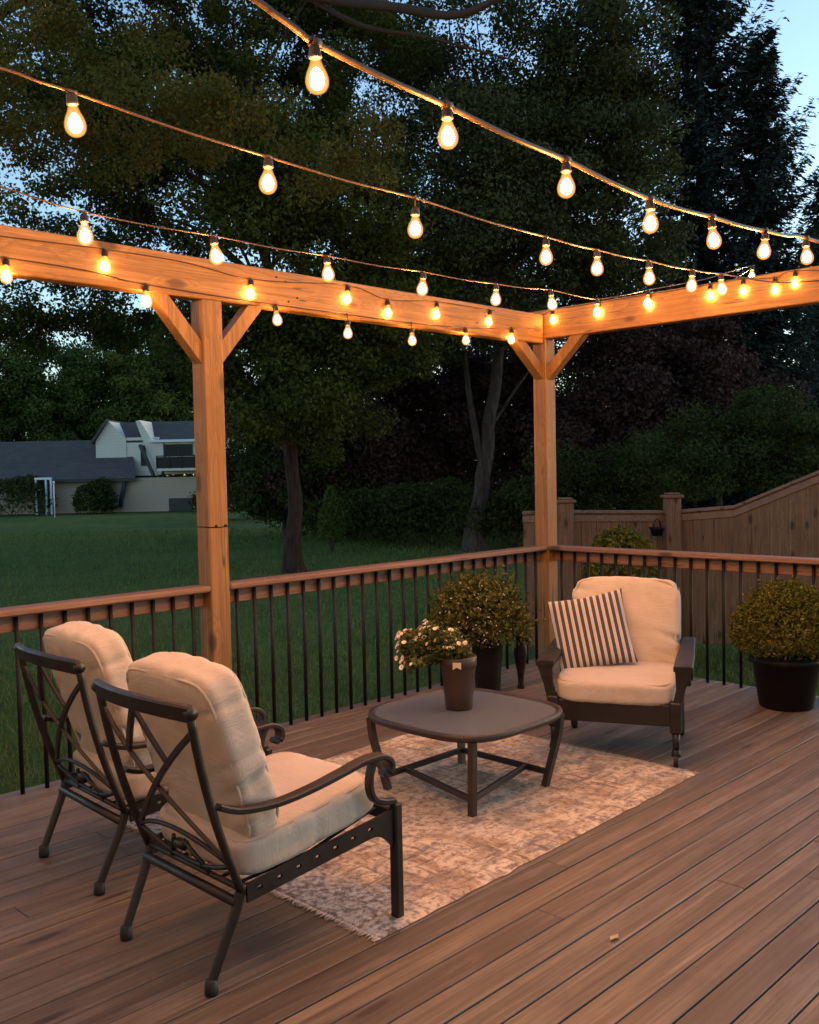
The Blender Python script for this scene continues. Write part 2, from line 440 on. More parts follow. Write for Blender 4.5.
# ------------------------------------------------------------------ mesh helpers
class MB:
    def __init__(self):
        self.v = []; self.f = []; self.sm = []
    def add(self, vs, fs, smooth=False):
        o = len(self.v)
        self.v += [tuple(map(float, p)) for p in vs]
        self.f += [tuple(o + i for i in f) for f in fs]
        self.sm += [smooth] * len(fs)
        return self
    def box(self, c, s, rot=None, ch=0.0):
        hx, hy, hz = s[0] / 2, s[1] / 2, s[2] / 2
        if ch <= 0:
            vs = [Vector((x, y, z)) for x in (-hx, hx) for y in (-hy, hy) for z in (-hz, hz)]
            fs = [(0, 1, 3, 2), (4, 6, 7, 5), (0, 4, 5, 1), (2, 3, 7, 6), (0, 2, 6, 4), (1, 5, 7, 3)]
        else:
            vs, fs = chamfer_box(hx, hy, hz, min(ch, 0.45 * min(s)))
        R = rot.to_matrix() if isinstance(rot, Euler) else rot
        c = Vector(c)
        vs = [((R @ p) if R is not None else p) + c for p in vs]
        return self.add(vs, fs)
    def tube(self, pts, rad, n=8, up=None, sx=1.0, caps=True, smooth=True, square=False):
        """rad: number or list; sx squashes the section across 'up'"""
        pts = [Vector(p) for p in pts]
        m = len(pts)
        if not hasattr(rad, '__len__'):
            rad = [rad] * m
        rings = []
        prev = None
        for i, p in enumerate(pts):
            d = (pts[min(i + 1, m - 1)] - pts[max(i - 1, 0)])
            if d.length < 1e-9:
                d = Vector((0, 0, 1))
            d.normalize()
            if up is not None:
                a = Vector(up)
            elif prev is not None:
                a = prev
            else:
                a = Vector((0, 0, 1)) if abs(d.z) < 0.9 else Vector((1, 0, 0))
            b = d.cross(a)
            if b.length < 1e-6:
                b = d.orthogonal()
            b.normalize()
            a = b.cross(d).normalized()
            prev = a
            ring = []
            for k in range(n):
                th = 2 * PI * (k + (0.5 if square else 0)) / n
                ring.append(p + (a * math.cos(th) * sx + b * math.sin(th)) * rad[i])
            rings.append(ring)
        vs = [q for r in rings for q in r]
        fs = []
        for i in range(m - 1):
            for k in range(n):
                fs.append((i * n + k, i * n + (k + 1) % n, (i + 1) * n + (k + 1) % n, (i + 1) * n + k))
        if caps:
            fs.append(tuple(range(n - 1, -1, -1)))
            fs.append(tuple((m - 1) * n + k for k in range(n)))
        return self.add(vs, fs, smooth)
    def ribbon(self, pts, width, thick, side):
        """flat bar of rectangular section along pts; width along 'side'"""
        pts = [Vector(p) for p in pts]
        side = Vector(side).normalized()
        m = len(pts)
        vs = []; fs = []
        ws = width if hasattr(width, '__len__') else [width] * m
        for i, p in enumerate(pts):
            d = (pts[min(i + 1, m - 1)] - pts[max(i - 1, 0)]).normalized()
            nrm = d.cross(side).normalized()
            w = ws[i] / 2; t = thick / 2; e = min(w, t) * 0.45
            for (a, b) in ((-w + e, -t), (w - e, -t), (w, -t + e), (w, t - e), (w - e, t), (-w + e, t), (-w, t - e), (-w, -t + e)):
                vs.append(p + side * a + nrm * b)
        n = 8
        for i in range(m - 1):
            for k in range(n):
                fs.append((i * n + k, i * n + (k + 1) % n, (i + 1) * n + (k + 1) % n, (i + 1) * n + k))
        fs.append(tuple(range(n - 1, -1, -1)))
        fs.append(tuple((m - 1) * n + k for k in range(n)))
        return self.add(vs, fs)
    def lathe(self, prof, n=24, c=(0, 0, 0), caps=True):
        vs = []; fs = []
        m = len(prof)
        for r, z in prof:
            for k in range(n):
                th = 2 * PI * k / n
                vs.append((c[0] + r * math.cos(th), c[1] + r * math.sin(th), c[2] + z))
        for i in range(m - 1):
            for k in range(n):
                fs.append((i * n + k, i * n + (k + 1) % n, (i + 1) * n + (k + 1) % n, (i + 1) * n + k))
        if caps:
            fs.append(tuple(range(n - 1, -1, -1)))
            fs.append(tuple((m - 1) * n + k for k in range(n)))
        return self.add(vs, fs, True)
    def build(self, name, mat, parent=None, attr=None):
        me = bpy.data.meshes.new(name)
        me.from_pydata(self.v, [], self.f)
        me.polygons.foreach_set('use_smooth', self.sm)
        me.materials.append(mat)
        me.update()
        return link(name, me, parent)

def link(name, me, parent=None):
    o = bpy.data.objects.new(name, me)
    COL.objects.link(o)
    if parent is not None:
        o.parent = parent
    return o

def chamfer_box(hx, hy, hz, c):
    import itertools
    vs = []; idx = {}
    for sx, sy, sz in itertools.product((-1, 1), repeat=3):
        for ax in range(3):
            p = [sx * (hx - c), sy * (hy - c), sz * (hz - c)]
            p[ax] = (sx * hx, sy * hy, sz * hz)[ax]
            idx[(sx, sy, sz, ax)] = len(vs)
            vs.append(Vector(p))
    fs = []
    for ax in range(3):
        o1, o2 = [(1, 2), (2, 0), (0, 1)][ax]
        for s in (-1, 1):
            q = []
            for a, b in ((-1, -1), (1, -1), (1, 1), (-1, 1)):
                k = [0, 0, 0]; k[ax] = s; k[o1] = a; k[o2] = b
                q.append(idx[(*k, ax)])
            fs.append(tuple(q if s > 0 else q[::-1]))
    for ax in range(3):
        o1, o2 = [(1, 2), (2, 0), (0, 1)][ax]
        for a in (-1, 1):
            for b in (-1, 1):
                q = []
                for s, f in ((-1, o1), (1, o1), (1, o2), (-1, o2)):
                    k = [0, 0, 0]; k[ax] = s; k[o1] = a; k[o2] = b
                    q.append(idx[(*k, f)])
                fs.append(tuple(q if a * b < 0 else q[::-1]))
    for sx, sy, sz in itertools.product((-1, 1), repeat=3):
        q = (idx[(sx, sy, sz, 0)], idx[(sx, sy, sz, 1)], idx[(sx, sy, sz, 2)])
        fs.append(q if sx * sy * sz > 0 else q[::-1])
    return vs, fs

def tag(o, label, cat, group=None, kind=None):
    if label: o['label'] = label
    if cat: o['category'] = cat
    if group: o['group'] = group
    if kind: o['kind'] = kind
    return o

def thing(name, label, cat, loc=(0, 0, 0), rz=0.0, group=None):
    o = bpy.data.objects.new(name, None)
    o.empty_display_size = 0.1
    COL.objects.link(o)
    o.location = loc
    o.rotation_euler = (0, 0, rz)
    return tag(o, label, cat, group)

def copy_tree(o, parent=None):
    c = o.copy()
    COL.objects.link(c)
    if parent is not None:
        c.parent = parent
    for ch in list(o.children):
        copy_tree(ch, c)
    return c

def smooth_path(pts, n=6):
    """Catmull-Rom through the points"""
    P = [Vector(p) for p in pts]
    out = []
    for i in range(len(P) - 1):
        p0 = P[max(i - 1, 0)]; p1 = P[i]; p2 = P[i + 1]; p3 = P[min(i + 2, len(P) - 1)]
        for k in range(n):
            t = k / n
            out.append(0.5 * ((2 * p1) + (p2 - p0) * t + (2 * p0 - 5 * p1 + 4 * p2 - p3) * t * t + (3 * p1 - p0 - 3 * p2 + p3) * t ** 3))
    out.append(P[-1])
    return out

def fast_mesh(name, verts, nper, mat, tint=None):
    """verts (N*nper,3), each consecutive nper verts one face"""
    verts = np.asarray(verts, np.float32)
    nf = len(verts) // nper
    me = bpy.data.meshes.new(name)
    me.vertices.add(len(verts))
    me.vertices.foreach_set('co', verts.ravel())
    me.loops.add(nf * nper)
    me.loops.foreach_set('vertex_index', np.arange(nf * nper, dtype=np.int32))
    me.polygons.add(nf)
    me.polygons.foreach_set('loop_start', np.arange(0, nf * nper, nper, dtype=np.int32))
    me.polygons.foreach_set('loop_total', np.full(nf, nper, np.int32))
    me.materials.append(mat)
    if tint is not None:
        a = me.attributes.new('tint', 'FLOAT', 'FACE')
        a.data.foreach_set('value', np.asarray(tint, np.float32))
    me.update()
    me.validate()
    return me

def unit(a):
    return a / np.maximum(np.linalg.norm(a, axis=1, keepdims=True), 1e-9)

def leaves(centers, radii, per, size, rng, up=0.35, aspect=0.55, shell=0.45, clump_tint=0.5):
    """leaf quads (kites) spread through ellipsoid clumps; returns verts, tint"""
    N = len(centers) * per
    c = np.repeat(np.asarray(centers, float), per, 0)
    r = np.repeat(np.asarray(radii, float).reshape(len(centers), -1) * np.ones((1, 3)), per, 0)
    d = unit(rng.normal(size=(N, 3)))
    p = c + d * r * (rng.random((N, 1)) ** shell)
    nrm = unit(d * 0.6 + rng.normal(size=(N, 3)) * 0.8 + np.array([0, 0, up]))
    t = unit(np.cross(nrm, rng.normal(size=(N, 3))))
    b = np.cross(nrm, t)
    s = size * (0.6 + 0.8 * rng.random((N, 1)))
    w = s * aspect
    v = np.stack([p - t * s * 0.5, p + b * w * 0.5 + nrm * s * 0.08, p + t * s * 0.55, p - b * w * 0.5 + nrm * s * 0.08], 1)
    ct = np.repeat(rng.random(len(centers)), per)
    tint = np.clip(ct * clump_tint + rng.random(N) * (1 - clump_tint), 0, 1)
    return v.reshape(-1, 3), tint

def clumps_in(ells, rng, shell=0.5):
    """ells: list of (center, radii, count)"""
    out = []
    for c, r, n in ells:
        d = unit(rng.normal(size=(n, 3)))
        out.append(np.array(c) + d * np.array(r) * (rng.random((n, 1)) ** shell))
    return np.concatenate(out)

def tree(name, label, base, trunk_pts, trunk_r, ells, clump_r, per, leaf, lmat, bmat, seed, group=None, limbs=40, cat='tree', shell=0.5, trunk_n=10, up=0.35, aspect=0.6, extra=None):
    """trunk_pts and crown ellipsoids are relative to base"""
    rng = np.random.default_rng(seed)
    root = thing(name, label, cat, tuple(base), 0, group)
    cs = clumps_in(ells, rng, shell)
    rr = clump_r * (0.6 + 0.8 * rng.random((len(cs), 1))) * np.array([[1.15, 1.15, 0.75]])
    v, t = leaves(cs, rr, per, leaf, rng, up=up, aspect=aspect)
    link('crown', fast_mesh('crown', v, 4, lmat, t), root)
    m = MB()
    tp = smooth_path(trunk_pts, 9)
    n = len(tp)
    rad = [trunk_r * (1 - 0.8 * i / (n - 1)) * (1 + 0.75 * math.exp(-max(0.0, tp[i].z) / 0.35)) + 0.015 for i in range(n)]
    tp2 = [p + Vector((mnoise.noise(p * 0.9 + Vector((seed, 0, 0))), mnoise.noise(p * 0.9 + Vector((0, seed, 9))), 0)) * trunk_r * (0.45 if i else 0) for i, p in enumerate(tp)]
    m.tube(tp2, rad, trunk_n)
    if limbs:
        pick = rng.choice(len(cs), size=min(limbs, len(cs)), replace=False)
        for k in pick:
            e = Vector(cs[k])
            zs = max(trunk_pts[-1][2] * 0.30, min(e.z * 0.75, trunk_pts[-1][2] * 0.97))
            j = min(range(n), key=lambda q: abs(tp2[q].z - zs))
            s0 = tp2[j]
            mid = s0.lerp(e, 0.5) + Vector((rng.normal() * 0.3, rng.normal() * 0.3, 0.12 * (e - s0).length))
            path = smooth_path([s0, mid, e], 5)
            r0 = min(rad[j] * 0.6, 0.012 * (e - s0).length + 0.02)
            m.tube(path, [r0 * (1 - 0.85 * i / (len(path) - 1)) for i in range(len(path))], 6, caps=False)
    if extra:
        for path, ra, rb in extra:
            pp = smooth_path(path, 6)
            m.tube(pp, [ra + (rb - ra) * i / (len(pp) - 1) for i in range(len(pp))], 8)
    m.build('trunk', bmat, root)
    return root

def conifer(name, label, base, height, width, lmat, bmat, seed, group=None, per=46, start=0.08, droop=0.25, layers=46, leaf=0.3, gap=0.0):
    rng = np.random.default_rng(seed)
    root = thing(name, label, 'tree', tuple(base), 0, group)
    V = []; T = []
    m = MB()
    m.tube([(0, 0, 0), (0.05, 0, height * 0.4), (0, 0, height * 0.99)], [height * 0.016, height * 0.010, 0.02], 8)
    for i in range(layers):
        h = start + (1 - start) * (i / layers) ** 0.95
        nb = int(7 + 5 * (1 - h))
        for k in range(nb):
            if rng.random() < gap:
                continue
            L = width * (1 - h) ** 0.75 * (0.42 + 0.75 * rng.random() ** 1.6) + 0.25
            a = 2 * PI * (k + rng.random()) / nb
            z0 = height * (h + rng.normal() * 0.008)
            dirv = np.array([math.cos(a), math.sin(a), 0])
            lift = 0.55 * h - droop * (1 - h)
            tt = np.linspace(0.1, 1, 7)
            axis = dirv[None] * (tt * L)[:, None]
            zz = z0 + L * (lift * tt - 0.22 * np.sin(tt * PI) + 0.16 * tt ** 3)
            pts = np.column_stack([axis[:, 0], axis[:, 1], zz])
            m.tube([(0, 0, z0)] + [tuple(q) for q in pts], [0.05 * (1 - h) + 0.012] + [0.03 * (1 - h) * (1 - q * 0.8) + 0.006 for q in tt], 4, caps=False)
            n = int(per * (0.4 + L / width))
            u = rng.random(n) ** 0.8
            bx = np.interp(u, tt, pts[:, 0]); by = np.interp(u, tt, pts[:, 1]); bz = np.interp(u, tt, pts[:, 2])
            p = np.column_stack([bx, by, bz]) + rng.normal(size=(n, 3)) * np.array([0.06, 0.06, 0.05]) * (1 + L * 0.25)
            side = np.array([-dirv[1], dirv[0], 0])
            sgn = np.where(rng.random(n) < 0.5, -1, 1)[:, None]
            t = unit(dirv[None] * (0.6 + 0.5 * rng.random((n, 1))) + side[None] * sgn * (0.9 * rng.random((n, 1))) + np.array([0, 0, -0.35]) + rng.normal(size=(n, 3)) * 0.25)
            b = unit(np.cross(t, rng.normal(size=(n, 3)) * 0.5 + np.array([0, 0, 1])))
            s = leaf * (0.6 + 0.9 * rng.random((n, 1))) * (0.6 + 0.5 * (1 - u[:, None]))
            V.append(np.stack([p, p + t * s * 0.5 + b * s * 0.16, p + t * s, p + t * s * 0.45 - b * s * 0.16], 1).reshape(-1, 3))
            T.append(np.clip(0.5 * rng.random() + 0.5 * rng.random(n), 0, 1))
    link('crown', fast_mesh('crown', np.concatenate(V), 4, lmat, np.concatenate(T)), root)
    m.build('trunk', bmat, root)
    return root

# ------------------------------------------------------------------ ground
GZ = -0.8
def make_lawn():
    n = 90
    xs = np.sinh(np.linspace(-4.2, 4.2, n)) / np.sinh(4.2) * 1500
    vs = []; fs = []
    for x in xs:
        for y in xs:
            d = math.hypot(x, y)
            z = GZ + 0.05 * mnoise.noise(Vector((x * 0.12, y * 0.12, 0)))
            z += -0.02
            vs.append((x, y, z))
    for i in range(n - 1):
        for j in range(n - 1):
            fs.append((i * n + j, (i + 1) * n + j, (i + 1) * n + j + 1, i * n + j + 1))
    o = MB().add(vs, fs, True).build('lawn', LAWN)
    tag(o, None, None, kind='structure')
    return o
make_lawn()

def grass_blades():
    rng = np.random.default_rng(77)
    N = 150000
    dep = 3.5 + 38 * rng.random(N) ** 1.7
    px = rng.uniform(-60, 860, N)
    lat = (px - CX) / F * dep
    x = CAM[0] + FWD[0] * dep + RIGHT[0] * lat
    y = CAM[1] + FWD[1] * dep + RIGHT[1] * lat
    ok = ~((x < 0.14) & (y < 0.12))
    x, y, dep = x[ok], y[ok], dep[ok]
    n = len(x)
    h = (0.035 + 0.05 * rng.random(n)) * (1 + dep * 0.012)
    w = 0.004 * (1 + dep * 0.10)
    a = rng.random(n) * 2 * PI
    lx, ly = np.cos(a) * h * 0.5, np.sin(a) * h * 0.5
    b = rng.random(n) * 2 * PI
    wx, wy = np.cos(b) * w, np.sin(b) * w
    z0 = np.full(n, GZ - 0.05)
    V = np.stack([np.column_stack([x - wx, y - wy, z0]), np.column_stack([x + wx, y + wy, z0]), np.column_stack([x + lx, y + ly, z0 + 0.03 + h])], 1)
    o = link('grass', fast_mesh('grass', V.reshape(-1, 3), 3, mat_leaf('grass_blades', (0.07, 0.10, 0.028), (0.115, 0.16, 0.045), (0.19, 0.22, 0.07), 0.2), rng.random(n)))
    tag(o, 'short mown grass blades of the lawn beyond the deck', 'grass', kind='stuff')

# ------------------------------------------------------------------ deck
def make_deck():
    pitch, gap = 0.1205, 0.006
    vs = []; fs = []; bt = []
    y = 0.075
    rng = random.Random(3)
    k = 0
    x_end = 0.09
    while y > -7.5:
        w = pitch - gap
        yc = y - w / 2
        x = x_end
        while x > -9.5:
            L = rng.uniform(3.8, 5.6) if x != x_end else rng.uniform(1.9, 5.6)
            x0 = x - L
            t = rng.random()
            dz = rng.uniform(-0.0012, 0.0012)
            b, f = chamfer_box(L / 2 - 0.0015, w / 2, 0.014, 0.0025)
            o = len(vs)
            vs += [p + Vector((x - L / 2, yc, -0.014 + dz)) for p in b]
            fs += [tuple(o + i for i in q) for q in f]
            bt += [t] * len(f)
            x = x0
        y -= pitch
        k += 1
    m = MB().add(vs, fs)
    # rim joists under the edge
    o = len(m.f)
    m.box((-4.7, 0.055, -0.16), (9.5, 0.035, 0.25))
    m.box((0.068, -3.7, -0.16), (0.035, 7.4, 0.25))
    bt += [0.2] * (len(m.f) - o)
    ob = m.build('deck_floor', DECK)
    a = ob.data.attributes.new('board', 'FLOAT', 'FACE')
    a.data.foreach_set('value', np.array(bt, np.float32))
    tag(ob, None, None, kind='structure')
make_deck()

# ------------------------------------------------------------------ pergola
PX = -3.27
def make_pergola():
    r = thing('pergola', 'open cedar pergola frame of two posts, two beams and knee braces carrying the string lights', 'pergola')
    pw = 0.132
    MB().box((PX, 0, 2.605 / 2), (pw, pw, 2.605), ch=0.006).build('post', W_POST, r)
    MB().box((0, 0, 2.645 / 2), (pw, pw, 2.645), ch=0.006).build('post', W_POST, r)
    MB().box((-4.95, 0, 2.725), (9.76, 0.10, 0.235), ch=0.006).build('beam', W_BX, r)
    MB().box((0, -2.9, 2.765), (0.11, 6.2, 0.235), ch=0.006).build('beam', W_BY, r)
    def brace(p, q, ax):
        m = MB()
        p, q = Vector(p), Vector(q)
        d = (q - p).normalized()
        other = Vector((0, 1, 0)) if ax == 0 else Vector((1, 0, 0))
        nrm = d.cross(other).normalized()
        h, w = 0.042, 0.040
        vs = []
        for e in (p, q):
            for a, b in ((-w, -h), (w, -h), (w, h), (-w, h)):
                vs.append(e + other * a + nrm * b)
        # cut ends: shear ends flush with the beam (level) and the post (upright)
        for i in range(4):
            off = vs[i] - p
            s = -off.z / d.z
            vs[i] = vs[i] + d * s
        for i in range(4, 8):
            off = vs[i] - q
            k = 0 if ax == 0 else 1
            s = -off[k] / d[k]
            vs[i] = vs[i] + d * s
        m.add(vs, [(3, 2, 1, 0), (4, 5, 6, 7), (0, 1, 5, 4), (1, 2, 6, 5), (2, 3, 7, 6), (3, 0, 4, 7)])
        return m
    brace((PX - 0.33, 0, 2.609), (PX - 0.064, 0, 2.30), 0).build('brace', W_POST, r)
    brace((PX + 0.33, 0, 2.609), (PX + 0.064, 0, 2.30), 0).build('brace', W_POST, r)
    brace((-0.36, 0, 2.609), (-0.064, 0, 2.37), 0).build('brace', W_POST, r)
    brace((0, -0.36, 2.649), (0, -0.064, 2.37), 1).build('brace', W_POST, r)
    m = MB()
    e = pw / 2 + 0.002
    m.tube([(PX - e, -e, 1.292), (PX, -e - .001, 1.287), (PX + e, -e, 1.292), (PX + e, e, 1.292), (PX - e, e, 1.292), (PX - e, -e, 1.292)], 0.0028, 6)
    for dx in (-0.02, 0.045):
        m.tube([(PX + dx, -e - 0.006, 1.296), (PX + dx, -e + 0.003, 1.296)], 0.008, 8)
    m.build('wire_tie', BLACK, r)
    for x, z in ((-2.72, 2.78), (-2.79, 2.80), (-2.70, 2.66), (-2.63, 2.69), (-0.9, 2.70), (-0.8, 2.76)):
        MB().tube([(x, -0.049, z), (x, -0.0535, z)], 0.007, 8).build('bolt_head', BARKD, r)
make_pergola()

# ------------------------------------------------------------------ railings
def railing(label, ax, a, b, skip=()):
    """ax 0: along x at y=0 ; ax 1: along y at x=0"""
    loc = (a, 0, 0) if ax == 0 else (0, a, 0)
    r = thing('deck_railing', label, 'railing', loc, 0, 'deck railing sections')
    L = b - a
    lm = W_RX if ax == 0 else W_RY
    def bx(c, s, ch=0.004):
        if ax == 1:
            c = (c[1], c[0], c[2]); s = (s[1], s[0], s[2])
        return MB().box(c, s, ch=ch)
    aL = abs(L); mid = L / 2
    bx((mid, -0.004, 0.932), (aL - 0.002, 0.135, 0.036), 0.008).build('cap_rail', lm, r)
    bx((mid, 0.028, 0.869), (aL - 0.004, 0.036, 0.088)).build('top_rail', lm, r)
    step = 0.1285
    n = int(aL / step)
    s = 1 if L > 0 else -1
    proto = None
    for i in range(n):
        d = (i + 0.68) * step * s
        if abs(d) > aL - 0.03:
            break
        if proto is None:
            m = MB()
            m.tube([(0, 0, 0.0), (0, 0, 0.9115)], 0.0118, 8)
            proto = m.build('baluster', BLACK, r)
            o = proto
        else:
            o = proto.copy()
            COL.objects.link(o)
            o.parent = r
        o.location = (d, -0.004, 0) if ax == 0 else (-0.004, d, 0)
    return r
railing('stained wood deck railing with black balusters left of the leftmost cedar post', 0, PX - 0.067, -8.2)
railing('stained wood deck railing with black balusters between the two cedar posts', 0, PX + 0.067, -0.067)
railing('stained wood deck railing with black balusters behind the armchair and round potted bush', 1, -0.067, -6.0)

# ------------------------------------------------------------------ string lights
BULB_MESH = {}
def bulb_meshes():
    R = 0.030
    glass = MB()
    prof = [(0.0125, 0.0), (0.0135, -0.010), (0.0175, -0.022), (0.0235, -0.034), (0.0275, -0.046), (0.0285, -0.056), (0.0265, -0.067), (0.0205, -0.0765), (0.011, -0.0825), (0.001, -0.0845)]
    glass.lathe(prof[::-1], 16)
    core = MB()
    core.lathe([(0.001, -0.024), (0.007, -0.027), (0.0115, -0.034), (0.0148, -0.041), (0.0168, -0.048), (0.0172, -0.054), (0.0160, -0.061), (0.0125, -0.067), (0.0070, -0.071), (0.001, -0.0725)], 12, caps=False)
    sock = MB()
    sock.lathe([(0.005, 0.026), (0.010, 0.024), (0.0140, 0.018), (0.0145, 0.004), (0.016, 0.002), (0.016, -0.003), (0.0127, -0.005)], 12)
    out = []
    for nm, m, mat in (('bulb', glass, AMBER), ('glowing_core', core, GLOW), ('socket', sock, SOCKET)):
        me = bpy.data.meshes.new(nm)
        me.from_pydata(m.v, [], m.f)
        me.polygons.foreach_set('use_smooth', m.sm)
        me.materials.append(mat)
        out.append(me)
    dim = out[1].copy()
    dim.name = 'glowing_core'
    dim.materials[0] = GLOW_SOFT
    return out + [dim]
B_GLASS, B_CORE, B_SOCK, B_DIM = bulb_meshes()

def add_bulb(root, p, scale=1.0, dim=False):
    """p: point of the top of the glass; socket sits above it"""
    b = link('bulb', B_GLASS, root)
    b.location = p
    b.scale = (scale,) * 3
    b.rotation_euler = (random.uniform(-0.13, 0.13), random.uniform(-0.13, 0.13), random.uniform(0, 6))
    link('glowing_core', B_DIM if dim else B_CORE, b)
    link('socket', B_SOCK, b)
    return b

def string_light(label, path, bulbs, rad=0.0045, dim=False):
    """path: cable control points; bulbs: list of (x-or-y world point on cable, drop, scale)"""
    root = thing('string_light', label, 'string lights', path[0], 0, 'strings of warm bulbs')
    o = Vector(path[0])
    m = MB()
    pp = [p - o for p in smooth_path(path, 8)]
    m.tube(pp, rad, 8)
    for (q, drop, sc) in bulbs:
        q = Vector(q) - o
        top = q + Vector((0, 0, -rad * 0.6))
        gl = top + Vector((0, 0, -drop - 0.026 * sc))
        if drop > 0.004:
            m.tube([top + Vector((0, 0, 0.004)), gl + Vector((0, 0, 0.024 * sc))], 0.0028, 6)
        m.tube([q + Vector((-0.013, 0, 0)), q + Vector((0.013, 0, 0))], rad * 1.7, 8)
        add_bulb(root, gl, sc, dim)
    m.build('cable', CABLE, root)
    return root

def span(y, label, spots, drops, rad, sc, x0=-8.6, z0=2.74, z1=2.78, lead=()):
    """a string along x over the deck: where its clamps hang is measured on the upright plane y"""
    q = []
    for px, py in spots:
        d = M @ np.array([px - CX, CY - py, -F])
        q.append(Vector(CAM + d * ((y - CAM[1]) / d[1])))
    q.sort(key=lambda p: p.x)
    step = q[1].x - q[0].x
    dr = list(drops)
    on = [True] * len(q)
    for px, py in lead:
        d = M @ np.array([px - CX, CY - py, -F])
        q.insert(0, Vector(CAM + d * ((y - CAM[1]) / d[1])))
        on.insert(0, False)
        dr.insert(0, 0.0)
    first = q[0].copy()
    x = first.x - step
    while x > -6.6:
        zz = first.z + (z0 - first.z) * (first.x - x) / (first.x - x0) - 0.03 * math.sin(PI * (first.x - x) / (first.x - x0))
        q.insert(0, Vector((x, y, zz)))
        dr.insert(0, 0.0)
        on.insert(0, True)
        x -= step
    P = [Vector((x0, y, z0))]
    for k, p in enumerate(q):
        a = P[-1]
        P.append(a.lerp(p, 0.5) - Vector((0, 0, 0.010 * (p - a).length)))
        P.append(p)
    a = P[-1]; e = Vector((-0.057, y, z1))
    P.append(a.lerp(e, 0.5) - Vector((0, 0, 0.02 * (e - a).length)))
    P.append(e)
    return string_light(label, P, [(tuple(p), d, sc) for p, d, b in zip(q, dr, on) if b], rad)

span(-2.95, 'thick near string of bulbs crossing highest in the picture, over the rug front',
     [(315, 43), (447, 106), (566, 160), (650, 199), (712, 217), (765, 231), (806, 238)], [0.0, 0.0, 0.002, 0.002, 0.006, 0.0, 0.004], 0.0082, 1.06, z0=3.5, lead=[(285, 21), (257, 1)])
span(-2.30, 'middle string of bulbs crossing above the coffee table, between the two other long strings',
     [(72, 92), (268, 157), (415, 198), (546, 237), (597, 250), (649, 261), (692, 270), (721, 274)], [0.0, 0.0, 0.03, 0.004, 0.0, 0.0, 0.0, 0.0], 0.0040, 1.05, lead=[(0, 68)])
span(-1.40, 'far thin string of bulbs crossing just above the long left beam',
     [(84, 212), (214, 236), (327, 256), (423, 272), (496, 284), (551, 290), (597, 299), (648, 290), (752, 266)], [0.004, 0.0, 0.0, 0.0, 0.0, 0.0, 0.0, 0.0, 0.0], 0.0030, 1.08, lead=[(0, 187)])

def beam_string(label, cable_z, yc, spots, x0=-7.5, x1=-0.2):
    """cable stapled along the front face of the long beam, bulbs hanging on short leads"""
    P = [Vector((x0, yc, cable_z))]
    bl = []
    for px, py in spots:
        d = M @ np.array([px + 1.5 - CX, CY - py - 6, -F])
        q = CAM + d * ((yc - 0.02 - CAM[1]) / d[1])
        bl.append((q[0], q[2]))
    bl.sort()
    B = []
    for x, zt in bl:
        zz = max(cable_z, zt + 0.034)
        P.append(Vector((x, yc, zz)))
        B.append(((x, yc - 0.004, zz), max(0.0, zz - zt - 0.030), 1.12))
    P.append(Vector((B[-1][0][0] + 0.07, yc + 0.004, B[-1][0][2] + 0.004)))
    return string_light(label, P, B, 0.0035, True)
beam_string('string of bulbs stapled along the face of the long left beam', 2.66, -0.056,
            [(105, 249), (251, 278), (348, 284), (388, 298), (437, 300), (490, 308)])
beam_string('string of bulbs dangling on leads below the long left beam', 2.628, -0.064,
            [(6, 258), (146, 284), (276, 304), (348, 318), (412, 326), (466, 326), (512, 326)])
def right_beam_string():
    spots = [(551, 289), (551, 308), (597, 300), (648, 291), (709, 280), (742, 277), (774, 277), (794, 263)]
    yc = -0.0625
    P = []; B = []
    rows = []
    for px, py in spots:
        d = M @ np.array([px - CX, CY - py - 5, -F])
        q = CAM + d * ((yc - 0.02 - CAM[0]) / d[0])
        rows.append((q[1], q[2]))
    rows.sort(reverse=True)
    P.append(Vector((yc, 0.12, 2.80)))
    for y, zt in rows:
        zz = min(max(2.78, zt + 0.032), 2.87)
        P.append(Vector((yc, y, zz)))
        B.append(((yc - 0.004, y, zz), max(0.004, zz - zt - 0.030), 1.0))
    for y in (-2.6, -3.2, -3.8, -4.4):
        P.append(Vector((yc, y, 2.80)))
        B.append(((yc - 0.004, y, 2.80), 0.03, 1.0))
    P.append(Vector((yc, -5.0, 2.80)))
    string_light('string of bulbs stapled along the right-hand beam above the armchair', P, B, 0.0035, True)
right_beam_string()

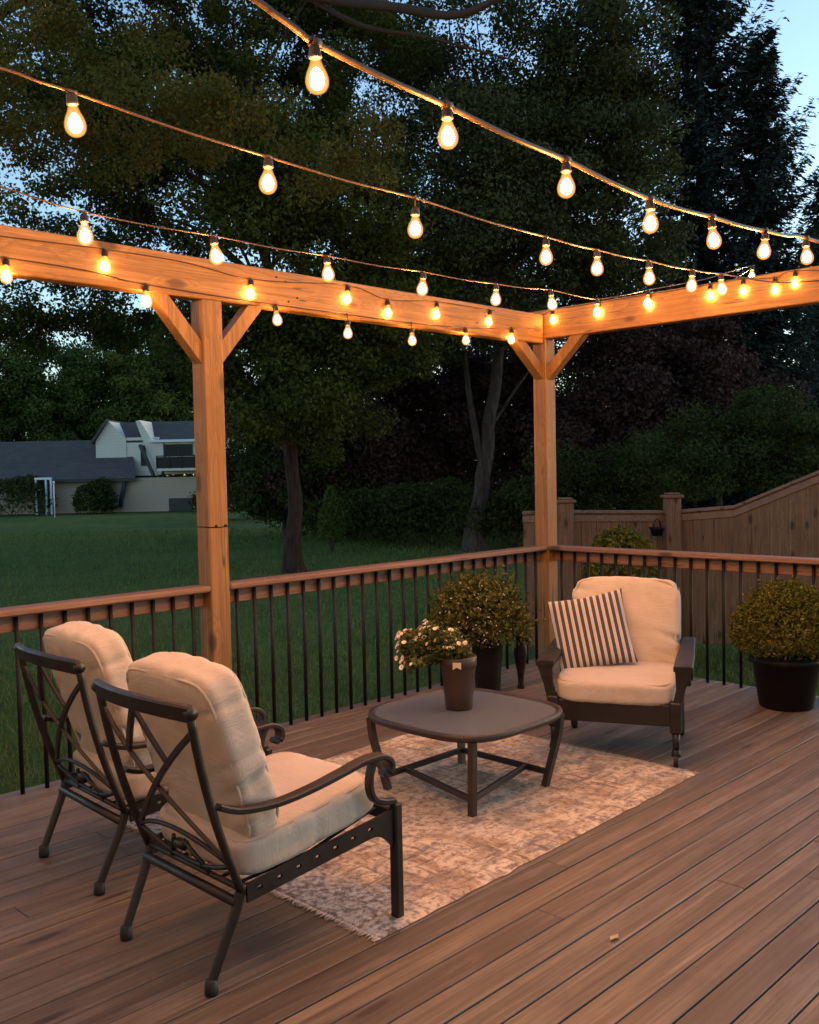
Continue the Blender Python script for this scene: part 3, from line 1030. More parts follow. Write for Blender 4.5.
# ------------------------------------------------------------------ cushions
def cushion(w, h, t, nexp=5.0, res=26, puff=0.18, wr=0.006, seed=0, axis='xz', sag=0.0, folds=0.0, back=1.0):
    """box cushion: w along x, h along z, t along y, centred; superellipsoid with puffed faces and soft wrinkles"""
    vs = []; fs = []; key = {}
    def pt(p):
        k = (round(p[0], 5), round(p[1], 5), round(p[2], 5))
        if k in key:
            return key[k]
        x, y, z = p
        s = (abs(x) ** nexp + abs(y) ** nexp + abs(z) ** nexp) ** (-1 / nexp)
        u, q, v = x * s, y * s, z * s
        pf = 1 + (puff * (back if q > 0 else 1)) * max(0, 1 - u * u) * max(0, 1 - v * v) - 0.12 * (u * u * v * v)
        X = u * w / 2 * (1 + 0.03 * (1 - v * v))
        Z = v * h / 2 * (1 + 0.03 * (1 - u * u))
        Y = q * t / 2 * pf
        sv = Vector((seed * 3.7, seed * 1.3, 0))
        n = mnoise.noise(Vector((X * 7, Y * 7, Z * 7)) + sv) + 0.5 * mnoise.noise(Vector((X * 19, Y * 19, Z * 15)) + sv)
        dv = Vector((x, y, z)).normalized()
        fd = 0
        if folds:
            edge = max(abs(u), abs(v)) ** 3
            e1 = max(0, abs(u) - 0.35) / 0.65
            e2 = max(0, abs(v) - 0.35) / 0.65
            a1 = mnoise.noise(Vector((X * 2.2, Y * 4, Z * 19 + X * 6)) + sv)
            a2 = mnoise.noise(Vector((X * 19 + Z * 6, Y * 4, Z * 2.2)) + sv * 2)
            fd = -folds * (e1 ** 1.5 * max(0, a1 - 0.05) * 2.2 + e2 ** 1.5 * max(0, a2 - 0.05) * 0.7)
        P = Vector((X, Y, Z)) + dv * (wr * n + fd)
        P.y += sag * (1 - u * u) * (1 - v * v)
        key[k] = len(vs)
        vs.append(P)
        return key[k]
    lin = [-1 + 2 * i / res for i in range(res + 1)]
    def add_face(fn, ra, rb, flip):
        for i in range(ra):
            for j in range(rb):
                a0, a1 = -1 + 2 * i / ra, -1 + 2 * (i + 1) / ra
                b0, b1 = -1 + 2 * j / rb, -1 + 2 * (j + 1) / rb
                q = [pt(fn(a0, b0)), pt(fn(a1, b0)), pt(fn(a1, b1)), pt(fn(a0, b1))]
                fs.append(tuple(q[::-1] if flip else q))
    rt = 10
    add_face(lambda a, b: (a, -1, b), res, res, False)
    add_face(lambda a, b: (a, 1, b), res, res, True)
    add_face(lambda a, b: (-1, a, b), rt, res, True)
    add_face(lambda a, b: (1, a, b), rt, res, False)
    add_face(lambda a, b: (a, b, -1), res, rt, True)
    add_face(lambda a, b: (a, b, 1), res, rt, False)
    pip = MB()
    for side in (-1, 1):
        path = []
        for k in range(64):
            th = 2 * PI * k / 64
            c, s = math.cos(th), math.sin(th)
            r = (abs(c) ** nexp + abs(s) ** nexp) ** (-1 / nexp)
            u, v = c * r, s * r
            sc = 0.93
            path.append(Vector((u * sc * w / 2 * (1 + 0.02), side * t / 2 * 0.80, v * sc * h / 2 * 1.02)))
        path.append(path[0]); path.append(path[1])
        pip.tube(path, 0.0055, 6, caps=False)
    return MB().add(vs, fs, True), pip

# ------------------------------------------------------------------ iron lattice armchair (faces +x, origin on the floor)
def make_lattice_chair(loc, rz, label, group):
    r = thing('patio_armchair', label, 'armchair', loc, rz, group)
    # reference points in the chair's side plane (x forward)
    def U(y, t):      # point on a back upright, t 0 bottom .. 1 top
        x = 0.115 - 0.175 * t - 0.035 * math.sin(PI * t) * 0.6
        return Vector((x, y * (1 + 0.02 * t), 0.285 + 0.62 * t))
    hw = 0.275
    m = MB()
    for s in (-1, 1):
        m.tube([U(s * hw, t / 10) for t in range(11)], 0.0145, 8, up=(0, 1, 0))
    # crest rail, bowed backwards, tall flat section
    cp = []
    for k in range(13):
        q = -1 + 2 * k / 12
        e = U(hw, 0.975)
        cp.append(Vector((e.x - 0.055 * (1 - q * q), q * (hw + 0.012), e.z + 0.012 * (1 - q * q))))
    m.ribbon(cp, 0.056, 0.026, (-0.22, 0, 1))
    for s in (-1, 1):
        c = cp[0] if s < 0 else cp[-1]
        m.tube([c + Vector((0, -0.012 * s, 0)), c + Vector((0, 0.010 * s, 0))], [0.022, 0.020], 10)
    def plane(u, t):   # u -1..1 across, t height on the back, slight bow
        e = U(hw, t)
        return Vector((e.x - 0.036 * (1 - u * u) * t, u * hw, e.z))
    def bar(p, q, bend=0.0, rad=0.011):
        pts = []
        for k in range(9):
            a = k / 8
            u = p[0] + (q[0] - p[0]) * a + bend * math.sin(PI * a)
            t = p[1] + (q[1] - p[1]) * a
            pts.append(plane(u, t))
        m.ribbon(pts, 0.028, 0.014, (0.0, 1, 0.25))
    for s in (-1, 1):
        bar((s * 0.98, 0.87), (-s * 0.97, 0.17))
        bar((0.0, 0.95), (s * 0.43, 0.675))
    # lower lens: two opposed arcs and a collar
    for dz in (0.10, -0.10):
        pts = [plane(u, 0.16 - (dz * (1 - u * u))) for u in [(-1 + 2 * k / 12) * 0.98 for k in range(13)]]
        m.tube(pts, 0.0085, 6)
    for s in (-1, 1):
        m.tube([plane(s * 0.45, 0.02), plane(s * 0.1, 0.20)], 0.008, 6)
    c0 = plane(0, 0.16)
    m.tube([c0 + Vector((0, -0.022, 0)), c0 + Vector((0, 0.022, 0))], 0.018, 8)
    m.tube([plane(-0.98, 0.03), plane(0.98, 0.03)], 0.010, 8)
    m.build('back_frame', IRON, r)
    # rear legs
    for s in (-1, 1):
        m = MB()
        p = smooth_path([(0.118, s * 0.272, 0.315), (0.095, s * 0.270, 0.24), (0.05, s * 0.265, 0.14), (0.012, s * 0.261, 0.055), (0.0, s * 0.26, 0.02)], 5)
        m.tube(p, [0.0175 - 0.003 * i / (len(p) - 1) for i in range(len(p))], 10)
        m.build('leg', IRON, r)
        f = MB()
        f.lathe([(0.010, 0.052), (0.019, 0.046), (0.022, 0.012), (0.020, 0.0)], 12, (0.002, s * 0.26, 0))
        lg = r.children[-1]
        f.build('foot', CASTER, lg)
    # front legs with side rails
    for s in (-1, 1):
        m = MB()
        y = s * 0.325
        m.box((0.745, y, 0.21), (0.036, 0.040, 0.42), ch=0.006)
        m.build('leg', IRON, r)
    for s in (-1, 1):
        m = MB()
        y0, y1 = s * 0.285, s * 0.325
        # perforated side panel: a strip of quads with square holes
        N = 33
        lo = []; hi = []
        for k in range(N):
            a = k / (N - 1)
            x = 0.125 + (0.727 - 0.125) * a
            ztop = 0.315 + 0.085 * a
            zbot = 0.255 + 0.080 * a + (-0.075 * max(0, (a - 0.84) / 0.16) ** 2)
            yy = y0 + (y1 - y0) * a
            lo.append((x, yy, zbot)); hi.append((x, yy, ztop))
        th = 0.005
        def quad(k, ta, tb):
            p = []
            for (i, t) in ((k, ta), (k + 1, ta), (k + 1, tb), (k, tb)):
                l = Vector(lo[i]); h = Vector(hi[i])
                p.append(l.lerp(h, t))
            vs = [q + Vector((0, -th, 0)) for q in p] + [q + Vector((0, th, 0)) for q in p]
            m.add(vs, [(0, 1, 2, 3), (7, 6, 5, 4), (0, 4, 5, 1), (2, 6, 7, 3), (1, 5, 6, 2), (3, 7, 4, 0)])
        for k in range(N - 1):
            hole = (k % 4 == 2) and k < N - 4
            if hole:
                quad(k, 0, 0.42); quad(k, 0.62, 1)
            else:
                quad(k, 0, 1)
        m.build('side_rail', IRON, r)
    m = MB()
    m.ribbon([(0.735, -0.31, 0.375), (0.735, 0.31, 0.375)], 0.05, 0.02, (0, 0, 1))
    m.build('front_rail', IRON, r)
    m = MB()
    m.tube([(0.095, -0.272, 0.262), (0.095, 0.272, 0.262)], 0.016, 10)
    m.build('rear_rail', IRON, r)
    m = MB()
    for k in range(7):
        y = -0.24 + 0.08 * k
        m.ribbon([(0.12, y, 0.305), (0.42, y, 0.318), (0.73, y, 0.388)], 0.016, 0.005, (0, 1, 0))
    m.build('seat_slats', IRON, r)
    # arms: bar with scroll end, and the bracket standing on the leg
    for s in (-1, 1):
        y = s * 0.315
        m = MB()
        arm = smooth_path([(0.03, s * 0.285, 0.585), (0.10, s * 0.30, 0.560), (0.22, y, 0.553), (0.36, y, 0.562), (0.50, y, 0.583), (0.60, y, 0.600),
                           (0.680, y, 0.600), (0.722, y, 0.578), (0.728, y, 0.545), (0.708, y, 0.528), (0.692, y, 0.540)], 6)
        n = len(arm)
        m.ribbon(arm, [0.034 + 0.018 * min(1, i / (n * 0.5)) - (0.016 if i > n * 0.85 else 0) for i in range(n)], 0.020, (0, 1, 0))
        br = smooth_path([(0.655, y, 0.592), (0.635, y, 0.55), (0.630, y, 0.50), (0.650, y, 0.455), (0.700, y, 0.432), (0.745, y, 0.425)], 6)
        m.ribbon(br, 0.034, 0.022, (0, 1, 0))
        m.build('armrest', IRON, r)
    # cushions
    c, p = cushion(0.56, 0.60, 0.135, 8, 40, 0.12, 0.005, 2, folds=0.010, back=0.2)
    so = c.build('seat_cushion', CREAM, r)
    so.location = (0.425, 0, 0.411)
    so.rotation_euler = (Matrix.Rotation(math.radians(-98.0), 3, 'Y') @ Matrix.Rotation(PI / 2, 3, 'Z')).to_euler()
    p.build('piping', PIPE, so)
    c, p = cushion(0.54, 0.60, 0.150, 7, 46, 0.30, 0.007, 5, folds=0.020, back=0.0)
    bo = c.build('back_cushion', CREAM, r)
    bo.location = (0.158, 0, 0.700)
    bo.rotation_euler = (Matrix.Rotation(math.radians(-17.0), 3, 'Y') @ Matrix.Rotation(PI / 2, 3, 'Z')).to_euler()
    p.build('piping', PIPE, bo)
    return r
CG = 'cream cushioned lattice armchairs'
chairB = make_lattice_chair((-4.862, -2.045, 0), 0, 'iron lattice-back armchair with cream cushions, nearest the camera with its front leg on the rug', CG)
chairA = copy_tree(chairB)
chairA.location = (-4.745, -1.125, 0)
chairA.rotation_euler = (0, 0, math.radians(-2))
chairA['label'] = 'iron lattice-back armchair with cream cushions, next to the left railing behind its twin'

# ------------------------------------------------------------------ armchair by the corner post (faces local -y, origin under the seat centre)
def make_club_chair(loc, rz):
    r = thing('club_armchair', 'dark armchair with flat arms and cream cushions holding a striped pillow, by the corner post', 'armchair', loc, rz)
    hw = 0.355
    m = MB()
    m.box((0, -0.30, 0.275), (0.64, 0.035, 0.115), ch=0.006)
    m.box((0, 0.28, 0.285), (0.62, 0.03, 0.09), ch=0.006)
    for s in (-1, 1):
        m.box((s * 0.325, -0.01, 0.285), (0.03, 0.55, 0.09), ch=0.006)
    m.build('seat_frame', ALU, r)
    for s in (-1, 1):
        m = MB()
        m.box((s * 0.325, -0.305, 0.268), (0.062, 0.06, 0.165), ch=0.008)
        m.tube([(s * 0.325, -0.305, 0.187), (s * 0.325, -0.305, 0.09)], [0.021, 0.016], 10)
        lg = m.build('leg', ALU, r)
        f = MB()
        f.tube([(s * 0.325 - 0.012, -0.305, 0.038), (s * 0.325 + 0.012, -0.305, 0.038)], 0.0375, 16, smooth=False)
        f.tube([(s * 0.325, -0.305, 0.095), (s * 0.325, -0.305, 0.06)], [0.020, 0.026], 10)
        f.build('caster', CASTER, lg)
    for s in (-1, 1):
        m = MB()
        m.tube(smooth_path([(s * 0.315, 0.28, 0.30), (s * 0.315, 0.31, 0.16), (s * 0.315, 0.34, 0.0)], 4), [0.022] * 8 + [0.018], 8)
        m.build('leg', ALU, r)
    for s in (-1, 1):
        m = MB()
        # flat board arm, wider at the front
        zt = 0.528
        pts = [(-0.33, 0.050, 0), (-0.05, 0.048, 0.012), (0.33, 0.036, 0.045)]
        vs = []; fs = []
        for (y, w, dz) in pts:
            for a, b in ((-w, -0.014), (w, -0.014), (w, 0.010), (w - 0.006, 0.014), (-w + 0.006, 0.014), (-w, 0.010)):
                vs.append((s * 0.365 + a, y, zt + dz + b))
        for i in range(2):
            for k in range(6):
                fs.append((i * 6 + k, i * 6 + (k + 1) % 6, (i + 1) * 6 + (k + 1) % 6, (i + 1) * 6 + k))
        fs.append(tuple(range(5, -1, -1))); fs.append(tuple(12 + k for k in range(6)))
        m.add(vs, fs)
        # tapered front bracket under the arm
        t, b = 0.042, 0.024
        y0 = -0.305
        vs = [(s * 0.365 - t, y0 - 0.02, 0.514), (s * 0.365 + t, y0 - 0.02, 0.514), (s * 0.365 + t, y0 + 0.03, 0.514), (s * 0.365 - t, y0 + 0.03, 0.514),
              (s * 0.352 - b, y0 - 0.015, 0.42), (s * 0.352 + b, y0 - 0.015, 0.42), (s * 0.352 + b, y0 + 0.025, 0.42), (s * 0.352 - b, y0 + 0.025, 0.42),
              (s * 0.332 - b, y0 - 0.015, 0.33), (s * 0.332 + b, y0 - 0.015, 0.33), (s * 0.332 + b, y0 + 0.025, 0.33), (s * 0.332 - b, y0 + 0.025, 0.33)]
        fs = [(0, 1, 2, 3)]
        for i in (0, 4):
            for k in range(4):
                fs.append((i + k, i + 4 + k, i + 4 + (k + 1) % 4, i + (k + 1) % 4))
        fs.append((11, 10, 9, 8))
        m.add(vs, fs)
        m.box((s * 0.36, 0.27, 0.44), (0.035, 0.035, 0.26), ch=0.005)
        m.build('armrest', ALU, r)
    m = MB()
    for s in (-1, 1):
        m.tube([(s * 0.30, 0.27, 0.30), (s * 0.30, 0.36, 0.62), (s * 0.29, 0.43, 0.86)], 0.018, 8)
    m.tube([(-0.30, 0.42, 0.85), (0, 0.45, 0.87), (0.30, 0.42, 0.85)], 0.020, 8)
    for k in range(5):
        x = -0.2 + 0.1 * k
        m.tube([(x, 0.27, 0.30), (x, 0.37, 0.62), (x, 0.44, 0.86)], 0.010, 6)
    m.build('back_frame', ALU, r)
    c, p = cushion(0.625, 0.60, 0.130, 8, 40, 0.10, 0.005, 8, folds=0.008)
    so = c.build('seat_cushion', CREAM, r)
    so.location = (0, -0.035, 0.394)
    so.rotation_euler = (math.radians(-87.5), 0, 0)
    p.build('piping', PIPE, so)
    c, p = cushion(0.615, 0.565, 0.165, 8, 46, 0.25, 0.007, 12, folds=0.022, back=0.1)
    bo = c.build('back_cushion', CREAM, r)
    bo.location = (0.005, 0.265, 0.650)
    bo.rotation_euler = (math.radians(-14), 0, 0)
    p.build('piping', PIPE, bo)
    return r
CF = np.array([-0.901, -0.434])       # facing direction
c_front = np.array([-2.085, -1.970])
c_cent = c_front - CF * 0.315
club_rz = math.atan2(CF[1], CF[0]) + PI / 2
club = make_club_chair((c_cent[0], c_cent[1], 0), club_rz)

def make_throw_pillow():
    n = 30; w = 0.222; t = 0.075
    vs = []; fs = []
    for side in (-1, 1):
        o = len(vs)
        for i in range(n + 1):
            for j in range(n + 1):
                u = -1 + 2 * i / n; v = -1 + 2 * j / n
                X = u * w * (1 - 0.07 * (1 - v * v))
                Z = v * w * (1 - 0.07 * (1 - u * u))
                h = max(0, (1 - u * u) * (1 - v * v)) ** 0.42
                Y = side * t * h
                Y += side * 0.006 * h * mnoise.noise(Vector((X * 14, side * 3, Z * 14)))
                vs.append((X, Y + 0.010 * math.sin(Z * 12 + 1), Z))
        for i in range(n):
            for j in range(n):
                q = (o + i * (n + 1) + j, o + (i + 1) * (n + 1) + j, o + (i + 1) * (n + 1) + j + 1, o + i * (n + 1) + j + 1)
                fs.append(q if side < 0 else q[::-1])
    o = MB().add(vs, fs, True).build('throw_pillow', STRIPE)
    tag(o, 'square throw pillow with dark and cream stripes leaning on the armchair back', 'pillow')
    # place on the seat, leaning on the back cushion, turned a little
    R0 = Matrix.Rotation(club_rz, 4, 'Z')
    loc = Matrix.Translation((c_cent[0], c_cent[1], 0))
    local = Matrix.Translation((-0.165, 0.055, 0.645)) @ Matrix.Rotation(math.radians(-24), 4, 'X') @ Matrix.Rotation(math.radians(6), 4, 'Z') @ Matrix.Rotation(math.radians(-14), 4, 'Y')
    o.matrix_world = loc @ R0 @ local
    return o
make_throw_pillow()

# ------------------------------------------------------------------ rug
def make_rug():
    x0, x1, y0, y1 = -4.30, -1.98, -2.42, -0.74
    cx, cy = (x0 + x1) / 2, (y0 + y1) / 2
    nx, ny = 120, 84
    vs = []; fs = []
    rng = random.Random(2)
    for i in range(nx + 1):
        for j in range(ny + 1):
            u = i / nx; v = j / ny
            x = (u - 0.5) * (x1 - x0); y = (v - 0.5) * (y1 - y0)
            jx = 0.012 * mnoise.noise(Vector((y * 14, 3, 0))) if i in (0, nx) else 0
            jy = 0.010 * mnoise.noise(Vector((x * 10, 7, 0))) if j in (0, ny) else 0
            z = 0.009 + 0.0015 * mnoise.noise(Vector((x * 3, y * 3, 1)))
            if i in (0, nx) or j in (0, ny):
                z = 0.0035
            vs.append((x + jx, y + jy, z))
    for i in range(nx):
        for j in range(ny):
            a = i * (ny + 1) + j
            fs.append((a, a + ny + 1, a + ny + 2, a + 1))
    r = thing('area_rug', 'faded cream and grey-brown patterned area rug under the coffee table', 'rug', (cx, cy, 0), math.radians(1.2))
    MB().add(vs, fs, True).build('pile', RUG, r)
    fm = mat_simple('rug_fringe', (0.42, 0.35, 0.28), 0.95, 50, 0.25, 0.2)
    for e in (-1, 1):
        m = MB()
        xx = e * (x1 - x0) / 2
        y = -(y1 - y0) / 2
        while y < (y1 - y0) / 2:
            L = rng.uniform(0.010, 0.028)
            m.tube([(xx - e * 0.01, y, 0.006), (xx + e * L * 0.6, y + rng.uniform(-0.006, 0.006), 0.005), (xx + e * L, y + rng.uniform(-0.01, 0.01), 0.003)], [0.0028, 0.0024, 0.0012], 4)
            y += rng.uniform(0.006, 0.011)
        m.build('fringe', fm, r)
make_rug()

# ------------------------------------------------------------------ coffee table
TC = np.array([-2.920, -1.650])
def make_table():
    r = thing('coffee_table', 'low dark metal coffee table with rounded square top standing on the rug', 'table', (TC[0], TC[1], 0.008))
    # rounded-square outline, sides gently bowed
    def outline(half, z, n=96, ex=3.5):
        out = []
        for k in range(n):
            th = 2 * PI * k / n
            c, s = math.cos(th), math.sin(th)
            rr = half * (abs(c) ** ex + abs(s) ** ex) ** (-1 / ex)
            out.append(Vector((rr * c, rr * s, z)))
        return out
    zt = 0.385
    H = 0.418
    prof = [(H - 0.045, zt - 0.022), (H - 0.012, zt - 0.024), (H - 0.002, zt - 0.016), (H, zt - 0.004), (H - 0.003, zt + 0.008), (H - 0.012, zt + 0.013), (H - 0.022, zt + 0.010), (H - 0.030, zt + 0.001)]
    m = MB()
    vs = []; fs = []
    n = 96
    for h, z in prof:
        vs += outline(h, z)
    for i in range(len(prof) - 1):
        for k in range(n):
            fs.append((i * n + k, i * n + (k + 1) % n, (i + 1) * n + (k + 1) % n, (i + 1) * n + k))
    m.add(vs, fs, True)
    rim = m
    top = MB()
    vs = outline(H - 0.029, zt + 0.001) + outline(H * 0.5, zt - 0.001) + [Vector((0, 0, zt - 0.001))]
    fs = [(k, (k + 1) % n, n + (k + 1) % n, n + k) for k in range(n)] + [(n + k, n + (k + 1) % n, 2 * n) for k in range(n)]
    vs2 = outline(H - 0.045, zt - 0.022)
    top.add(vs, fs, True)
    top.add(vs2, [tuple(range(n - 1, -1, -1))])
    t = top.build('table_top', TABLETOP, r)
    rim.build('rim', IRON_L, t)
    q = 0.278
    legs = {'L': (-q, q), 'F': (-q, -q), 'R': (q, -q), 'B': (q, q)}
    for kx, ky in legs.values():
        m = MB()
        sx, sy = (1 if kx > 0 else -1), (1 if ky > 0 else -1)
        p = smooth_path([(sx * 0.335, sy * 0.335, zt - 0.020), (sx * 0.326, sy * 0.326, 0.26), (sx * 0.300, sy * 0.300, 0.12), (sx * q, sy * q, 0.0)], 4)
        m.tube(p, 0.022, 4, up=(1, 0, 0), square=True, smooth=False)
        m.build('leg', IRON_L, r)
    m = MB()
    z = 0.075
    def b(p, q_):
        m.ribbon([(p[0], p[1], z), (q_[0], q_[1], z)], 0.030, 0.022, (0, 0, 1))
    L, Fp, R, B = legs['L'], legs['F'], legs['R'], legs['B']
    b(L, B); b(B, R)
    def lerp(a, c, t): return (a[0] + (c[0] - a[0]) * t, a[1] + (c[1] - a[1]) * t)
    b(Fp, lerp(L, B, 0.22)); b(Fp, lerp(R, B, 0.22))
    m.build('stretcher', IRON_L, r)
IRON_L = mat_metal('table_brown_metal', (0.026, 0.0185, 0.0165), 0.40)
make_table()

# ------------------------------------------------------------------ vase and flowers
VZ = 0.008 + 0.385
vc = flat(459, 708, VZ)
def make_vase():
    o = MB()
    o.lathe([(0.0, 0.0), (0.062, 0.0), (0.068, 0.006), (0.074, 0.08), (0.083, 0.17), (0.088, 0.205), (0.0885, 0.212), (0.0925, 0.216), (0.0945, 0.225), (0.0945, 0.262), (0.091, 0.268),
             (0.083, 0.266), (0.081, 0.20), (0.070, 0.05), (0.0, 0.045)], 40, caps=False)
    r = thing('flower_vase', 'brown clay vase standing on the coffee table holding white flowers', 'vase', (vc[0], vc[1], VZ))
    o.build('vase_body', VASE, r)
    s = MB()
    s.lathe([(0.0, 0.235), (0.0815, 0.235)], 24, caps=False)
    s.build('soil', SOIL, r)
    d = -FWD; a = math.atan2(d[1], d[0]) - 0.12
    e = MB()  # glint on the glaze, painted as a pale patch facing the viewpoint
    vs = []
    for i in range(5):
        for j in range(3):
            th = a + (i - 2) * 0.11; rr = 0.0958
            vs.append((rr * math.cos(th), rr * math.sin(th), 0.226 + j * 0.012 - 0.006 * abs(i - 2) * (1 if j == 0 else 0)))
    fs = [(i * 3 + j, (i + 1) * 3 + j, (i + 1) * 3 + j + 1, i * 3 + j + 1) for i in range(4) for j in range(2)]
    e.add(vs, fs)
    e.build('glint_patch', mat_simple('pale_glint', (0.6, 0.48, 0.38), 0.5, 60, 0.2, 0.1), r)
make_vase()
def make_bouquet():
    rng = np.random.default_rng(4)
    base = np.array([vc[0], vc[1], VZ + 0.24])
    r = thing('flower_bouquet', 'bunch of small white daisy-like flowers leaning out of the brown vase', 'flowers', tuple(base))
    L = -RIGHT
    st = MB(); blooms = []
    for k in range(132):
        if k < 126:
            c = L * rng.uniform(0.0, 0.315) + FWD * rng.normal() * 0.055 + np.array([0, 0, 0])
            lx = float(np.dot(c, L))
            top = 0.205 - abs(lx - 0.15) * 0.40
            c[2] = rng.uniform(0.0 if lx > 0.12 else 0.07, top)
        else:
            c = L * rng.uniform(-0.06, 0.06) + FWD * rng.normal() * 0.05 + np.array([0, 0, rng.uniform(0.05, 0.13)])
        p0 = np.array([rng.normal() * 0.02, rng.normal() * 0.02, -0.02])
        mid = p0 * 0.4 + c * 0.55 + np.array([0, 0, 0.05])
        st.tube(smooth_path([p0, mid, c], 4), 0.0022, 5, caps=False)
        blooms.append(c)
    st.build('stems', STEM, r)
    cs = np.array(blooms)
    v, t = leaves(cs * 0.86 + np.array([0, 0, 0.0]), np.full((len(cs), 3), 0.036), 34, 0.026, rng)
    v2, t2 = leaves(np.array([[0, 0, 0.03]] + [list(L * q + np.array([0, 0, 0.03])) for q in (0.04, 0.08, -0.03)]), np.full((4, 3), 0.05), 90, 0.035, rng)
    link('leaves', fast_mesh('leaves', np.concatenate([v, v2]), 4, L_BUSH, np.concatenate([t, t2])), r)
    # daisy: ring of petals round a domed centre, shared mesh
    m = MB()
    for ring, (n, ln, tilt) in enumerate(((11, 0.0165, 0.25), (8, 0.012, 0.6))):
        for k in range(n):
            a = 2 * PI * (k + 0.5 * ring) / n
            d = Vector((math.cos(a), math.sin(a), 0)); s = Vector((-d.y, d.x, 0)) * 0.0042
            z = Vector((0, 0, 1))
            p0 = d * 0.003 + z * 0.002 * ring
            p1 = d * ln * 0.6 + z * (ln * 0.6 * tilt)
            p2 = d * ln + z * (ln * tilt * 0.8)
            m.add([p0 - s * 0.5, p0 + s * 0.5, p1 + s, p2, p1 - s], [(0, 1, 2, 3, 4)], True)
    proto = None
    e = MB()
    e.lathe([(0.0045, 0.0), (0.004, 0.003), (0.001, 0.0045)], 8)
    eye = None
    for c in blooms:
        if proto is None:
            o = proto = m.build('bloom', PETAL, r)
            eye = e.build('flower_eye', FLOWEREYE, o)
        else:
            o = proto.copy(); COL.objects.link(o); o.parent = r
            q = eye.copy(); COL.objects.link(q); q.parent = o
        o.location = tuple(c)
        dirv = Vector(c - np.array([0, 0, -0.06])).normalized() + Vector((-0.35, -0.3, 0.25)) + Vector(rng.normal(size=3) * 0.35)
        o.rotation_euler = dirv.to_track_quat('Z', 'Y').to_euler()
        s = rng.uniform(0.65, 1.1)
        o.scale = (s, s, s)
make_bouquet()

# ------------------------------------------------------------------ potted shrubs
def bush_foliage(ells, n, leaf, rng, lmat, name='foliage', rough=0.10, strands=0, slen=0.09):
    """leaves on and just inside an uneven surface of overlapping ellipsoids"""
    P = []; D = []
    for c, r, w in ells:
        k = int(n * w)
        d = unit(rng.normal(size=(k, 3)))
        d[:, 2] = np.where(d[:, 2] < -0.55, -d[:, 2], d[:, 2])
        bump = np.array([0.5 * mnoise.noise(Vector(q * 4.0 + np.array(c) * 9)) + 0.35 * mnoise.noise(Vector(q * 10.0)) for q in d])
        rad = 1 + rough * bump - 0.35 * rng.random(k) ** 2.2
        P.append(np.array(c) + d * np.array(r) * rad[:, None]); D.append(d)
    if strands:
        # stray shoots that stick out of the surface
        tot = sum(w for _, _, w in ells)
        for c, r, w in ells:
            k = int(strands * w / tot)
            d = unit(rng.normal(size=(k, 3)))
            d[:, 2] = np.abs(d[:, 2]) * 1.2 - 0.25
            d = unit(d)
            dd = unit(d + rng.normal(size=(k, 3)) * 0.45 + np.array([0, 0, 0.45]))
            L = slen * (0.4 + 0.9 * rng.random(k))
            for q in np.linspace(0.0, 1.0, 8):
                P.append(np.array(c) + d * np.array(r) * 0.95 + dd * (L * q)[:, None] + rng.normal(size=(k, 3)) * leaf * 0.22)
                D.append(dd)
    P = np.concatenate(P); D = np.concatenate(D)
    N = len(P)
    nrm = unit(D * 0.7 + rng.normal(size=(N, 3)) * 0.7 + np.array([0, 0, 0.3]))
    t = unit(np.cross(nrm, rng.normal(size=(N, 3))) + D * 0.6)
    b = unit(np.cross(nrm, t))
    s = leaf * (0.6 + 0.9 * rng.random((N, 1)))
    w = s * 0.5
    V = np.stack([P - t * s * 0.5, P + b * w * 0.5 + nrm * s * 0.1, P + t * s * 0.55, P - b * w * 0.5 + nrm * s * 0.1], 1).reshape(-1, 3)
    tint = np.clip(rng.random(N) * 0.75 + 0.25 * np.array([mnoise.noise(Vector(q * 9)) + 0.5 for q in P]), 0, 1)
    return fast_mesh(name, V, 4, lmat, tint)

def pot_mesh(rb, rt, h, rim=0.018):
    m = MB()
    m.lathe([(0, 0), (rb * 0.96, 0), (rb, 0.008), (rt * 0.97, h - 0.045), (rt + rim * 0.5, h - 0.040), (rt + rim, h - 0.032), (rt + rim, h - 0.004), (rt + rim * 0.6, h), (rt - 0.012, h - 0.002), (rt - 0.02, h - 0.06), (0, h - 0.055)], 40, caps=False)
    return m

def boxwood():
    rng = np.random.default_rng(21)
    p = flat(786, 706)
    r = thing('potted_shrub', 'round clipped yellow-green boxwood in a large black pot at the right edge', 'potted plant', (p[0], p[1], 0))
    pot_mesh(0.168, 0.215, 0.335).build('pot', POT, r)
    MB().lathe([(0, 0.29), (0.19, 0.29)], 24, caps=False).build('soil', SOIL, r)
    me = bush_foliage([((0, 0, 0.50), (0.35, 0.35, 0.25), 0.5), ((0.01, 0.0, 0.60), (0.27, 0.27, 0.22), 0.4), ((0.0, 0.0, 0.45), (0.34, 0.34, 0.16), 0.2), ((0, 0, 0.50), (0.25, 0.25, 0.2), 0.12)], 20000, 0.020, rng, L_BOX, rough=0.16, strands=420, slen=0.05)
    link('foliage', me, r)
    m = MB()
    for k in range(9):
        a = 2 * PI * k / 9
        m.tube(smooth_path([(0.02 * math.cos(a), 0.02 * math.sin(a), 0.28), (0.10 * math.cos(a), 0.10 * math.sin(a), 0.45), (0.2 * math.cos(a + .3), 0.2 * math.sin(a + .3), 0.66)], 4), 0.006, 5)
    m.build('stems', BARKD, r)
boxwood()

